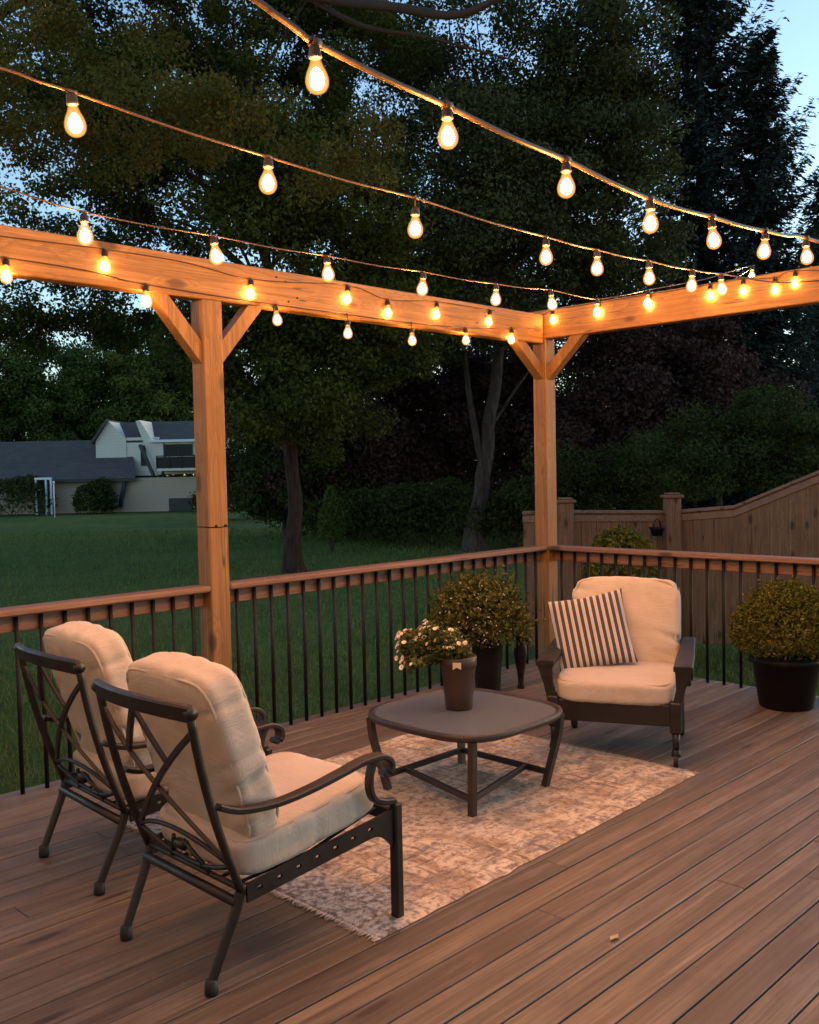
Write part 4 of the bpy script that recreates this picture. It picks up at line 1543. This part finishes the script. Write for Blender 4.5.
def flowering_bush():
    rng = np.random.default_rng(33)
    p = flat(488, 691)
    bk = 0.89
    r = thing('potted_shrub', 'loose olive-green flowering shrub in a slim dark pot behind the coffee table', 'potted plant', (p[0], p[1], 0))
    m = MB()
    m.lathe([(0, 0), (0.085, 0), (0.09, 0.01), (0.10, 0.20), (0.115, 0.34), (0.125, 0.36), (0.122, 0.375), (0.105, 0.37), (0.10, 0.33), (0, 0.33)], 32, caps=False)
    m.build('pot', POT, r)
    c0 = -RIGHT * 0.05
    ells = [((c0[0], c0[1], 0.63), (0.33, 0.33, 0.27), 0.6), ((c0[0] + RIGHT[0] * 0.12, c0[1] + RIGHT[1] * 0.12, 0.52), (0.28, 0.28, 0.22), 0.25),
            ((c0[0] - RIGHT[0] * 0.14, c0[1] - RIGHT[1] * 0.14, 0.60), (0.24, 0.24, 0.2), 0.2), ((c0[0], c0[1], 0.58), (0.22, 0.22, 0.2), 0.2)]
    ells = [((a[0], a[1], a[2] - 0.065), tuple(q * bk for q in b_), w_) for a, b_, w_ in ells]
    link('foliage', bush_foliage(ells, 9000, 0.030, rng, L_BUSH, rough=0.42, strands=300, slen=0.12), r)
    # pale blossoms dotted over the outside
    k = 420
    d = unit(rng.normal(size=(k, 3)))
    P = np.array([c0[0], c0[1], 0.57]) + d * np.array([0.31, 0.31, 0.25]) * (0.86 + 0.2 * rng.random((k, 1)))
    v, t = leaves(P, np.full((k, 3), 0.008), 3, 0.009, rng, aspect=0.9)
    link('blossoms', fast_mesh('blossoms', v, 4, PETAL, t), r)
    s = MB()
    for q in range(12):
        a = 2 * PI * q / 12
        s.tube(smooth_path([(0.02 * math.cos(a), 0.02 * math.sin(a), 0.32), (c0[0] + 0.10 * math.cos(a), c0[1] + 0.10 * math.sin(a), 0.5), (c0[0] + 0.2 * math.cos(a + .3), c0[1] + 0.2 * math.sin(a + .3), 0.74)], 4), 0.005, 5)
    s.build('stems', BARKD, r)
    p = flat(521, 688)
    m = MB()
    m.lathe([(0, 0), (0.026, 0), (0.028, 0.006), (0.020, 0.03), (0.024, 0.10), (0.040, 0.19), (0.050, 0.25), (0.046, 0.30), (0.032, 0.335), (0.030, 0.36), (0.038, 0.375), (0.034, 0.375), (0.026, 0.35), (0, 0.34)], 28, caps=False)
    o = m.build('floor_vase', POT)
    o.location = (p[0], p[1], 0)
    tag(o, 'slender black floor vase between the flowering shrub and the armchair', 'vase')
flowering_bush()

def fallen_leaf():
    p = flat(614, 938, 0.006)
    vs = []
    for k, (x, y) in enumerate([(-0.022, 0), (-0.008, 0.011), (0.010, 0.010), (0.026, 0.0), (0.010, -0.011), (-0.008, -0.010)]):
        vs.append((x, y, 0.004 * (k % 2) + 0.002))
    vs.append((0.0, 0.0, -0.001))
    o = MB().add(vs, [(i, (i + 1) % 6, 6) for i in range(6)], True).build('fallen_leaf', mat_simple('dry_leaf', (0.42, 0.32, 0.22), 0.8, 60, 0.25, 0.2))
    o.location = (p[0], p[1], 0.006)
    tag(o, 'small pale dry leaf lying alone on the open deck boards', 'leaf')
fallen_leaf()

# ------------------------------------------------------------------ fence beyond the right railing
def make_fence():
    pts = [(523, 12.6), (565, 12.4), (672, 12.6), (735, 12.4), (830, 11.6), (960, 10.6)]
    tops = [513, 512, 512, 507, 468, 420]
    W = []
    for (px, d), ty in zip(pts, tops):
        q = at(px, ty, d)
        W.append((q[0], q[1], q[2]))
    b = W[0]
    r = thing('board_fence', 'weathered cedar board fence beyond the right railing, rising to the right', 'fence', (b[0], b[1], GZ))
    def loc(q, z=None): return Vector((q[0] - b[0], q[1] - b[1], (q[2] if z is None else z) - GZ))
    rng = random.Random(5)
    for s in range(len(W) - 1):
        p, q = loc(W[s]), loc(W[s + 1])
        flatv = Vector((q.x - p.x, q.y - p.y, 0))
        L = flatv.length; u = flatv / L
        nrm = Vector((u.y, -u.x, 0))
        if nrm.dot(Vector((-FWD[0], -FWD[1], 0))) < 0: nrm = -nrm
        n = max(1, int(L / 0.205))
        w = L / n
        m = MB()
        for k in range(n):
            a0, a1 = k / n + 0.004 / L, (k + 1) / n - 0.004 / L
            d = nrm * rng.uniform(-0.004, 0.004)
            P0, P1 = p.lerp(q, a0) + d, p.lerp(q, a1) + d
            th = nrm * 0.011
            vs = []
            for sgn in (1, -1):
                vs += [Vector((P0.x, P0.y, 0.04)) + th * sgn, Vector((P1.x, P1.y, 0.04)) + th * sgn, Vector((P1.x, P1.y, P1.z - 0.03)) + th * sgn, Vector((P0.x, P0.y, P0.z - 0.03)) + th * sgn]
            m.add(vs, [(0, 1, 2, 3), (7, 6, 5, 4), (0, 4, 5, 1), (2, 6, 7, 3), (1, 5, 6, 2), (3, 7, 4, 0)])
        m.build('board_panel', W_FENCE, r)
        m = MB()
        m.ribbon([p + Vector((0, 0, 0.0)), q + Vector((0, 0, 0.0))], 0.11, 0.045, nrm)
        m.ribbon([p + nrm * 0.022 + Vector((0, 0, -0.08)), q + nrm * 0.022 + Vector((0, 0, -0.08))], 0.09, 0.02, Vector((0, 0, 1)))
        m.build('cap_board', W_RX, r)
    for (px, d, ty) in ((565, 12.32, 503), (672, 12.5, 498)):
        q = at(px, ty, d)
        c = loc(q)
        m = MB()
        ang = math.atan2(RIGHT[1], RIGHT[0])
        Rz = Matrix.Rotation(ang, 3, 'Z')
        m.box((c.x, c.y, c.z / 2), (0.19, 0.19, c.z), Rz, ch=0.01)
        po = m.build('post', W_FENCE, r)
        m = MB()
        m.box((c.x, c.y, c.z + 0.022), (0.25, 0.25, 0.04), Rz, ch=0.01)
        m.box((c.x, c.y, c.z + 0.055), (0.17, 0.17, 0.026), Rz, ch=0.01)
        m.build('post_cap', W_FENCE, po)
    # little fixture on the fence
    q = at(657, 528, 12.2)
    t = thing('wall_planter', 'small dark basket planter hung on the fence beside its middle post', 'planter', tuple(q))
    m = MB()
    m.lathe([(0.0, -0.10), (0.06, -0.10), (0.09, -0.02), (0.105, 0.0), (0.10, 0.012), (0.085, 0.0), (0, -0.02)], 16, caps=False)
    m.build('basket', POT, t)
    m = MB()
    m.tube([(0.10, 0, 0.0), (0.06, 0, 0.09), (0, 0, 0.12), (-0.06, 0, 0.09), (-0.10, 0, 0)], 0.008, 6)
    m.build('handle', POT, t)
make_fence()

# shrub between railing and fence
def lawn_shrub(name, label, px, py, depth, ells, n, leaf, lmat, seed, rough=0.25, group=None):
    rng = np.random.default_rng(seed)
    q = at(px, py, depth)
    r = thing(name, label, 'shrub', (q[0], q[1], GZ), 0, group)
    link('foliage', bush_foliage(ells, n, leaf, rng, lmat, rough=rough), r)
    m = MB()
    e = ells[0]
    for k in range(6):
        a = 2 * PI * k / 6
        m.tube(smooth_path([(0.03 * math.cos(a), 0.03 * math.sin(a), -0.02), (e[0][0] + e[1][0] * 0.3 * math.cos(a), e[0][1] + e[1][1] * 0.3 * math.sin(a), e[0][2] * 0.6), (e[0][0] + e[1][0] * 0.6 * math.cos(a), e[0][1] + e[1][1] * 0.6 * math.sin(a), e[0][2] + e[1][2] * 0.5)], 4), 0.014, 6)
    m.build('stems', BARKD, r)
    return r
lawn_shrub('garden_shrub', 'green shrub growing between the right railing and the fence', 621, 560, 9.6,
           [((0, 0, 1.35), (0.36, 0.36, 0.42), 0.5), ((0.05, 0, 0.8), (0.38, 0.38, 0.5), 0.5), ((0, 0, 0.4), (0.3, 0.3, 0.4), 0.3)], 7500, 0.05, L_BOX, 41)
lawn_shrub('conical_shrub', 'narrow pale green cone-shaped shrub on the lawn between the two tree trunks', 332, 542, 28.5,
           [((0, 0, 0.75), (0.42, 0.42, 0.75), 0.55), ((0, 0, 1.35), (0.24, 0.24, 0.6), 0.3), ((0, 0, 0.6), (0.3, 0.3, 0.55), 0.2)], 5000, 0.075, L_GREEN, 42)
def by_depth(px, d):
    q = at(px, 500, d)
    return q[0], q[1]
# low shrubs along the far edge of the lawn
SG = 'dark shrubs under the trees'
rowd = [(248, 50, 2.2, 1.8, 'leftmost of the dark shrubs behind the lawn, right of the left post'),
        (356, 33, 1.6, 1.3, 'dark shrub just right of the pale cone-shaped shrub'),
        (392, 31.5, 1.8, 1.6, 'dark shrub midway between the cone-shaped shrub and the leaning trunk'),
        (432, 30.5, 1.9, 1.7, 'dark shrub just left of the leaning trunk'),
        (512, 29, 1.7, 1.5, 'dark shrub right of the leaning trunk, before the fence end')]
for i, (px, d, w, h, lab) in enumerate(rowd):
    lawn_shrub('dark_shrub', lab, px, 540, d, [((0, 0, h * 0.5), (w, w, h * 0.62), 0.7), ((w * 0.5, 0.2, h * 0.7), (w * 0.6, w * 0.6, h * 0.5), 0.3), ((-w * 0.5, 0.3, h * 0.6), (w * 0.6, w * 0.6, h * 0.5), 0.3)],
               6500, 0.13, L_DARK, 50 + i, 0.4, SG)
for i, (px, d, w, h, lab) in enumerate([(12, 60.5, 2.6, 2.3, 'dark shrub before the far house at the left edge'), (95, 60.8, 1.3, 2.0, 'small dark shrub against the far house wall'),
                                        (222, 61, 2.0, 1.7, 'dark shrub at the right end of the far house')]):
    lawn_shrub('house_shrub', lab, px, 512, d, [((0, 0, h * 0.38), (w, w, h * 0.6), 0.7), ((w * 0.4, 0, h * 0.6), (w * 0.5, w * 0.5, h * 0.5), 0.3)], 3500, 0.2, L_DARK, 70 + i, 0.4, 'shrubs before the far house')

# ------------------------------------------------------------------ far house
def make_house():
    D = 62.0
    def W(px, py, d=D):
        return at(px, py, d)
    o = W(100, 513)
    r = thing('far_house', 'pale house with grey shingle roofs and white gables across the lawn', 'house', (o[0], o[1], GZ), math.atan2(RIGHT[1], RIGHT[0]))
    # local frame: x to the right, y away, z up (metres)
    sc = D / F
    def X(px): return (px - 100) * sc
    def Z(py, px=100): return (513 + (100 - px) * 0.0 - py) * sc
    e = 4.4
    # main wing
    xl, xr = X(-160), X(150)
    zh = Z(479); zr = Z(439)
    m = MB()
    m.box(((xl + X(228)) / 2, 2.6, zh / 2), (X(228) - xl, 5.0, zh))
    m.build('wall', SIDING, r)
    m = MB()
    y0, y1 = -0.35, 5.5
    ym = 2.6
    xr2 = X(138)
    vs = [(xl - .3, y0, zh), (xr2, y0, zh), (X(122), ym, zr), (xl - .3, ym, zr), (xr2, y1, zh), (xl - .3, y1, zh)]
    t = 0.16
    vs += [(a, b, c - t) for a, b, c in vs]
    m.add(vs, [(0, 1, 2, 3), (3, 2, 4, 5), (6, 9, 8, 7), (9, 11, 10, 8), (0, 6, 7, 1), (1, 7, 8, 2), (2, 8, 10, 4), (4, 10, 11, 5), (3, 9, 6, 0), (5, 11, 9, 3)])
    rf = m.build('roof', SHINGLE, r)
    m = MB()
    m.box(((xl + xr2) / 2, y0 - 0.05, zh - 0.12), (xr2 - xl, 0.1, 0.14))
    m.build('gutter', DARKTRIM, rf)
    # taller cross-gabled part, set back a little
    def prism(px0, pxp, px1, ytop, yb, ya, yz, name, wall_mat):
        """gable wall from ground line yb up to the peak, extruded away"""
        m = MB()
        pts = [(X(px0), Z(yb)), (X(px1), Z(yb)), (X(pxp), Z(ytop))]
        vs = [(x, ya, z) for x, z in pts] + [(x, yz, z) for x, z in pts]
        m.add(vs, [(0, 1, 2), (5, 4, 3), (0, 3, 4, 1), (1, 4, 5, 2), (2, 5, 3, 0)])
        return m.build(name, wall_mat, r)
    # left gable (white), peak at 106,421, falling to the right
    g1 = MB()
    ya, yb_ = 1.2, 6.0
    prof1 = [(92, 441), (106, 421), (123, 440), (123, 476), (92, 476)]
    vs = [(X(a), ya, Z(b)) for a, b in prof1] + [(X(a), yb_, Z(b)) for a, b in prof1]
    n = len(prof1)
    g1.add(vs, [tuple(range(n)), tuple(range(2 * n - 1, n - 1, -1))] + [(i, i + n, (i + 1) % n + n, (i + 1) % n) for i in range(n)])
    g1.build('gable', WHITEWALL, r)
    m = MB()
    m.box(((X(123) + X(156)) / 2, 3.2, (Z(438) + Z(477)) / 2), (X(156) - X(123) - 0.01, 3.9, Z(438) - Z(477)))
    m.build('wall', WHITEWALL, r)
    def slab(a, b, ya, yb_, t=0.14, name='roof', mat=SHINGLE):
        m = MB()
        (x0, z0), (x1, z1) = a, b
        vs = [(x0, ya, z0), (x1, ya, z1), (x1, yb_, z1), (x0, yb_, z0)]
        d = Vector((x1 - x0, 0, z1 - z0)).normalized()
        nn = Vector((-d.z, 0, d.x))
        if nn.z < 0: nn = -nn
        vs2 = [tuple(Vector(v) + nn * t) for v in vs]
        m.add(vs + vs2, [(3, 2, 1, 0), (4, 5, 6, 7), (0, 1, 5, 4), (1, 2, 6, 5), (2, 3, 7, 6), (3, 0, 4, 7)])
        return m.build(name, mat, r)
    slab((X(89), Z(444)), (X(106), Z(420.5)), ya - 0.25, yb_)
    # upper roof behind, between the two gables and onward to the right (its slope faces us)
    m = MB()
    zt, zb = Z(420.5), Z(441)
    for (xa, xb, yt, ylo) in ((X(107), X(240), 3.6, 1.25),):
        vs = [(xa, ylo, zb), (xb, ylo, zb), (xb, yt, zt), (xa, yt, zt), (xb, 6.6, zb), (xa, 6.6, zb)]
        vs += [(a, b, c - 0.14) for a, b, c in vs]
        m.add(vs, [(0, 1, 2, 3), (3, 2, 4, 5), (6, 9, 8, 7), (9, 11, 10, 8), (0, 6, 7, 1), (1, 7, 8, 2), (2, 8, 10, 4), (4, 10, 11, 5), (3, 9, 6, 0), (5, 11, 9, 3)])
    m.build('roof', SHINGLE, r)
    # white wedge wall of the second dormer, and its front with window and balcony
    m = MB()
    yq = 0.55
    prof2 = [(136, 422), (140, 421), (152, 441), (163, 444), (163, 468), (160, 476), (155, 477)]
    n = len(prof2)
    vs = [(X(a), yq, Z(b)) for a, b in prof2] + [(X(a), 4.5, Z(b)) for a, b in prof2]
    m.add(vs, [tuple(range(n)), tuple(range(2 * n - 1, n - 1, -1))] + [(i, i + n, (i + 1) % n + n, (i + 1) % n) for i in range(n)])
    m.build('gable', WHITEWALL, r)
    m = MB()
    m.box(((X(163) + X(236)) / 2 + 0.01, 2.6, (Z(442) + Z(476)) / 2), (X(236) - X(163), 3.9, Z(442) - Z(476)))
    m.build('wall', WHITEWALL, r)
    m = MB()
    m.box(((X(150) + X(238)) / 2, 0.55, Z(442.5)), (X(238) - X(150), 0.5, 0.16))
    m.build('fascia', TRIMW, r)
    f = MB()
    wx0, wx1 = X(164), X(192)
    f.box(((wx0 + wx1) / 2, 0.63, (Z(446) + Z(458)) / 2), (wx1 - wx0, 0.04, Z(446) - Z(458)))
    w = f.build('window', GLASSDK, r)
    m = MB()
    for x in (wx0, (wx0 + wx1) / 2, wx1):
        m.box((x, 0.60, (Z(446) + Z(458)) / 2), (0.06, 0.05, Z(446) - Z(458) + 0.06))
    m.build('frame', DARKTRIM, w)
    m = MB()
    m.box(((X(161) + X(236)) / 2, -0.05, Z(471.5)), (X(236) - X(161), 1.3, 0.14))
    bal = m.build('balcony', WHITEWALL, r)
    m = MB()
    for k in range(7):
        x = X(161) + (X(236) - X(161)) * k / 6
        m.box((x, -0.66, (Z(458) + Z(471)) / 2), (0.07, 0.06, Z(458) - Z(471)))
    m.box(((X(161) + X(236)) / 2, -0.66, Z(458)), (X(236) - X(161), 0.08, 0.07))
    m.box(((X(161) + X(236)) / 2, -0.62, (Z(459) + Z(470)) / 2), (X(236) - X(161), 0.02, Z(459.5) - Z(470.5)))
    m.build('balustrade', GLASSDK, bal)
    f = MB()
    f.box((X(140), 1.22, (Z(446) + Z(467)) / 2), (0.35, 0.04, Z(446) - Z(467)))
    f.build('window', GLASSDK, r)
    # sloping dark stair rail
    m = MB()
    m.ribbon([(X(141), 0.3, Z(446)), (X(154), 0.2, Z(477))], 0.35, 0.2, (0, 1, 0))
    m.build('stair_rail', DARKTRIM, r)
    # downpipe and porch frame
    m = MB()
    m.tube([(X(128), -0.3, Z(480)), (X(122), -0.12, Z(500)), (X(121), -0.12, Z(508))], 0.13, 6)
    m.build('downpipe', DARKTRIM, r)
    f = MB()
    f.box((X(181), 0.07, (Z(500) + Z(513)) / 2), (X(192) - X(168), 0.05, Z(500) - Z(513)))
    f.build('door', DARKTRIM, r)
    p = W(46, 513, 60.6)
    t = thing('porch_frame', 'small white porch frame standing before the far house', 'porch', (p[0], p[1], GZ), math.atan2(RIGHT[1], RIGHT[0]))
    s2 = 60.6 / F
    m = MB()
    for x in (-9, 1, 6):
        m.box((x * s2, 0, 35 * s2 / 2), (0.10, 0.10, 35 * s2))
    m.box((-1.5 * s2, 0, 36 * s2), (17 * s2, 0.14, 0.14))
    m.box((-8 * s2, 0, 25 * s2), (9 * s2, 0.10, 0.12))
    m.build('frame', TRIMW, t)
    m = MB()
    m.box((-4 * s2, 0.10, 12 * s2), (8 * s2, 0.06, 24 * s2))
    m.build('door', DARKTRIM, t)
    p = W(55, 521, 56)
    m = MB()
    m.tube([(0, 0, 0), (0, 0, 2.0)], 0.035, 8)
    m.lathe([(0.04, 2.0), (0.06, 2.02), (0.06, 2.10), (0.0, 2.16)], 8)
    ob = m.build('garden_pole', TRIMW)
    ob.location = (p[0], p[1], GZ)
    tag(ob, 'thin pale pole standing on the lawn before the far house', 'pole')
make_house()

# ------------------------------------------------------------------ trees
def gb(px, d):
    q = at(px, 500, d)
    return (q[0], q[1], GZ - 0.05)
def rel(px, py, d, base):
    q = at(px, py, d)
    return (q[0] - base[0], q[1] - base[1], q[2] - base[2])

def ell(px, py, d, rx, rz, base, n, ry=None):
    """crown ellipsoid given where its middle stands and its pixel half sizes"""
    s = d / F
    c = rel(px, py, d, base)
    a = max(rx * s, 0.3)
    return (c, (a, a if ry is None else ry, rz * s), n)

# big broadleaf, trunk seen right of the left post
b = gb(292, 23)
tree('broadleaf_tree', 'broadleaf tree with a straight reddish trunk standing right of the left post', b,
     [(0, 0, 0), (0.05, 0, 2.2), (-0.2, 0.1, 5), (-0.6, 0.2, 9), (-0.8, 0.3, 12.5)], 0.19,
     [ell(230, 120, 24, 190, 150, b, 150, 3.0), ell(330, 250, 23, 120, 110, b, 70, 2.5), ell(120, 200, 24, 130, 100, b, 60, 2.5), ell(300, 30, 24, 150, 120, b, 60, 2.5), ell(265, 190, 20.5, 110, 90, b, 50, 1.3), ell(80, 90, 21, 130, 110, b, 40, 1.5), ell(300, 385, 22, 110, 75, b, 60, 1.6), ell(370, 330, 22, 70, 50, b, 30, 1.4), ell(50, 310, 24, 100, 45, b, 30, 2.0), ell(110, 10, 24, 90, 40, b, 26, 2.0), ell(250, 330, 22.5, 90, 50, b, 40, 1.6)],
     0.60, 390, 0.105, L_OAK, BARKR, 101, limbs=26)
# overhanging near limb and its foliage, trunk out of frame at the left
b = gb(-190, 13.5)
tree('overhanging_tree', 'near tree whose boughs hang over the deck from outside the left edge', b,
     [(0, 0, 0), (0.1, 0, 2.5), (0.3, 0.1, 5.2), (0.8, 0.2, 8.0), (1.2, 0.2, 9.6)], 0.30,
     [ell(70, 120, 12, 130, 60, b, 42, 1.0), ell(190, 105, 11.5, 110, 45, b, 34, 0.9), ell(40, 20, 12, 150, 70, b, 34, 1.0), ell(330, 150, 11.5, 80, 50, b, 16, 0.8), ell(-80, 120, 12.5, 130, 110, b, 30, 1.3)],
     0.28, 240, 0.050, L_WARM, BARKD, 102, limbs=0,
     extra=[([(0.8, 0.2, 8.0), rel(150, -60, 11.5, b), rel(300, -8, 10.5, b), rel(400, 8, 10, b), rel(455, 15, 9.8, b), rel(500, -4, 9.6, b), rel(540, -40, 9.4, b)], 0.075, 0.026),
            ([rel(300, -8, 10.5, b), rel(360, 25, 10.4, b), rel(430, 38, 10.3, b), rel(520, 62, 10.2, b)], 0.035, 0.008)])
# leaning tree with pale trunk
b = gb(474, 28)
tp = [(0, 0, 0), rel(478, 500, 28, b), rel(489, 430, 28, b), rel(500, 350, 28, b), rel(497, 250, 28.2, b), rel(500, 90, 28.5, b)]
tree('leaning_tree', 'tall dark green tree with a pale leaning trunk left of the corner post', b, tp, 0.27,
     [ell(560, 110, 28, 150, 150, b, 120, 3.2), ell(430, 90, 29, 140, 170, b, 90, 3.0), ell(600, 250, 28, 110, 70, b, 60, 2.5), ell(430, 280, 29, 120, 90, b, 50, 2.6), ell(610, 90, 27, 80, 110, b, 60, 2.0), ell(500, 190, 25.5, 110, 110, b, 80, 1.3), ell(480, 310, 26, 90, 40, b, 30, 1.0)],
     0.72, 440, 0.115, L_CEDAR, BARK, 103, limbs=26,
     extra=[([rel(483, 470, 28, b), rel(470, 400, 28, b), rel(462, 330, 28.2, b)], 0.12, 0.05), ([rel(489, 430, 28, b), rel(515, 390, 28, b), rel(545, 350, 28.2, b)], 0.06, 0.02)])
# dark plum foliage masses
b = gb(400, 36)
tree('plum_tree', 'dark purple-leaved tree with foliage almost to the ground between the two trunks', b,
     [(0, 0, 0), (0, 0, 4), (0.2, 0, 8)], 0.25,
     [ell(400, 400, 36, 130, 90, b, 120, 3.0), ell(350, 460, 36, 100, 60, b, 50, 2.5), ell(470, 440, 36, 90, 80, b, 50, 2.5), ell(350, 350, 36, 60, 50, b, 40, 2.0), ell(520, 400, 36, 60, 80, b, 50, 2.0)], 0.8, 360, 0.15, L_PLUM, BARKD, 104, limbs=8)
b = gb(655, 33)
tree('plum_tree', 'dark purple-leaved tree behind the fence under the right beam', b,
     [(0, 0, 0), (0, 0, 4), (0.2, 0, 8)], 0.25,
     [ell(650, 380, 33, 120, 75, b, 120, 3.0), ell(600, 440, 33, 90, 60, b, 50, 2.5), ell(720, 410, 33, 70, 60, b, 50, 2.5)], 0.8, 360, 0.15, L_PLUM, BARKD, 105, limbs=8)
# understory behind the fence
b = gb(720, 24)
tree('understory_tree', 'small green tree rising just behind the sloping fence', b, [(0, 0, 0), (0, 0, 1.5), (0.1, 0, 3.4)], 0.10,
     [ell(700, 460, 24, 70, 45, b, 50, 1.4), ell(780, 440, 24, 70, 55, b, 50, 1.4)], 0.45, 380, 0.09, L_DARK, BARKD, 106, limbs=6)
b = gb(590, 27)
tree('understory_tree', 'low dark tree behind the left end of the fence', b, [(0, 0, 0), (0, 0, 1.2), (0.1, 0, 2.6)], 0.10,
     [ell(570, 490, 27, 70, 40, b, 50, 1.4), ell(640, 480, 27, 60, 40, b, 44, 1.4)], 0.45, 380, 0.09, L_DARK, BARKD, 107, limbs=6)
# conifers at the right
b = gb(703, 37)
conifer('tall_spruce', 'tall dark spruce with pointed tips against the pale sky at upper right', b, 26.0, 6.2, L_SPRUCE, BARKD, 108, per=170, start=0.06, layers=60, leaf=0.34)
b = gb(830, 44)
conifer('edge_spruce', 'spruce partly outside the frame at the right edge', b, 15.2, 4.6, L_SPRUCE, BARKD, 109, per=90, start=0.04, layers=44, leaf=0.45)
b = gb(762, 36)
conifer('young_spruce', 'shorter spruce leaning out right of the tall spruce', b, 18.2, 4.4, L_SPRUCE, BARKD, 110, per=130, start=0.05, layers=46, leaf=0.32)
# trees behind and around the far house
FG = 'trees around the far house'
for i, (px, d, h, py, rx, rz, lm, lab) in enumerate([
    (30, 74, 8, 395, 85, 55, L_GREEN, 'mid green tree behind the far house roof at the left edge'),
    (125, 76, 9, 385, 70, 60, L_GREEN, 'rounded mid green tree directly behind the white gables'),
    (-60, 70, 10, 350, 90, 100, L_DARK, 'dark tree outside the left edge beside the far house'),
    (290, 36, 6, 455, 75, 60, L_DARK, 'dark grey-green tree right of the left post behind the reddish trunk'),
    (190, 80, 11, 370, 80, 80, L_DARK, 'dark tree behind the left post beyond the far house')]):
    b = gb(px, d)
    tree('background_tree', lab, b, [(0, 0, 0), (0, 0, h * 0.4), (0.2, 0, h * 0.8)], 0.22,
         [ell(px, py, d, rx, rz, b, 110, 3.5), ell(px + 20, py + rz * 0.6, d, rx * 0.9, rz * 0.6, b, 60, 3.0)], 0.011 * d * 0.9 + 0.35, 380, 0.0026 * d + 0.04, lm, BARKD, 120 + i, FG, limbs=20)
# second layer of tall trees that closes the wood behind
BG = 'tall trees closing the wood behind'
for i, (px, d, py, rx, rz, lab) in enumerate([
    (390, 50, 200, 140, 170, 'tall tree seen between the two trunks, behind the bulbs'),
    (540, 52, 290, 120, 170, 'tall tree behind the leaning trunk and corner post')]):
    b = gb(px, d)
    tree('woodland_tree', lab, b, [(0, 0, 0), (0, 0, 6), (0.3, 0, 14)], 0.35,
         [ell(px, py, d, rx, rz, b, 130, 4.0), ell(px + 30, py + rz * 0.6, d, rx, rz * 0.7, b, 70, 4.0)], 1.0, 220, 0.17, L_DARK, BARKD, 140 + i, BG, limbs=14)

def far_woods():
    rng = np.random.default_rng(9)
    cs = []; rr = []
    for px in range(-300, 1150, 14):
        for k in range(4):
            d = rng.uniform(86, 112)
            py = 478 - rng.random() * 62 + (18 if px < 230 else 0)
            q = at(px + rng.normal() * 12, py, d)
            cs.append(q); rr.append([3.2, 3.2, 2.6])
    v, t = leaves(np.array(cs), np.array(rr), 90, 0.75, rng)
    o = link('woods', fast_mesh('woods', v, 4, L_DARK, t))
    tag(o, 'far dark woodland beyond the lawn and houses', 'woods', kind='stuff')
far_woods()

grass_blades()
def make_sky_block_house():  # unseen house added behind the viewpoint to hold back sky light
    r = thing('sky_block_house', 'unseen siding house wall added behind the deck to block sky light, string lights fixed to it', 'house', (-8.7, -4.0, 0))
    MB().box((-2.5, -1.5, 2.4), (4.99, 16, 6.4)).build('wall', WHITEWALL, r)
    m = MB()
    m.box((-2.5, -1.5, 5.72), (5.9, 17, 0.22))
    m.build('roof', SHINGLE, r)
    f = MB()
    f.box((0.01, 0.5, 1.05), (0.05, 1.9, 2.1))
    d = f.build('patio_door', GLASSDK, r)
    m = MB()
    for y in (-0.5, 0.5, 1.5):
        m.box((0.03, y, 1.07), (0.06, 0.08, 2.14))
    m.build('frame', TRIMW, d)
make_sky_block_house()

# ------------------------------------------------------------------ sky, sun, render settings
w = bpy.data.worlds.new('World')
S.world = w
w.use_nodes = True
nt = w.node_tree
nt.nodes.clear()
sky = nt.nodes.new('ShaderNodeTexSky')
sky.sky_type = 'NISHITA'
sky.sun_disc = False
SUN_EL, SUN_ROT = math.radians(8.0), math.radians(108)
sky.sun_elevation = SUN_EL
sky.sun_rotation = SUN_ROT
sky.altitude = 100
sky.air_density = 1.0
sky.dust_density = 0.6
sky.ozone_density = 2.0
bg = nt.nodes.new('ShaderNodeBackground')
bg.inputs['Strength'].default_value = 0.14
wo = nt.nodes.new('ShaderNodeOutputWorld')
nt.links.new(sky.outputs[0], bg.inputs['Color'])
nt.links.new(bg.outputs[0], wo.inputs['Surface'])

sd = bpy.data.lights.new('sun', 'SUN')
sd.energy = 0.02
sd.angle = math.radians(10)
sd.color = (1.0, 0.8, 0.65)
so = bpy.data.objects.new('sun', sd)
COL.objects.link(so)
sdir = Vector((math.sin(SUN_ROT) * math.cos(SUN_EL), math.cos(SUN_ROT) * math.cos(SUN_EL), math.sin(SUN_EL)))
so.rotation_euler = sdir.to_track_quat('Z', 'Y').to_euler()
so.location = (0, 0, 30)

S.view_settings.view_transform = 'Standard'
S.view_settings.look = 'None'
S.view_settings.gamma = 1.0
S.view_settings.exposure = 1.55
S.view_settings.use_curve_mapping = False
S.render.engine = 'CYCLES'
c = S.cycles
c.use_denoising = True
try:
    c.denoiser = 'OPENIMAGEDENOISE'
    c.denoising_input_passes = 'RGB_ALBEDO_NORMAL'
    c.denoising_prefilter = 'ACCURATE'
except Exception:
    pass
c.max_bounces = 6
c.diffuse_bounces = 3
c.glossy_bounces = 3
c.transmission_bounces = 3
c.transparent_max_bounces = 12
c.sample_clamp_indirect = 6.0
c.use_light_tree = True
c.caustics_reflective = False
c.caustics_refractive = False
S.render.film_transparent = False
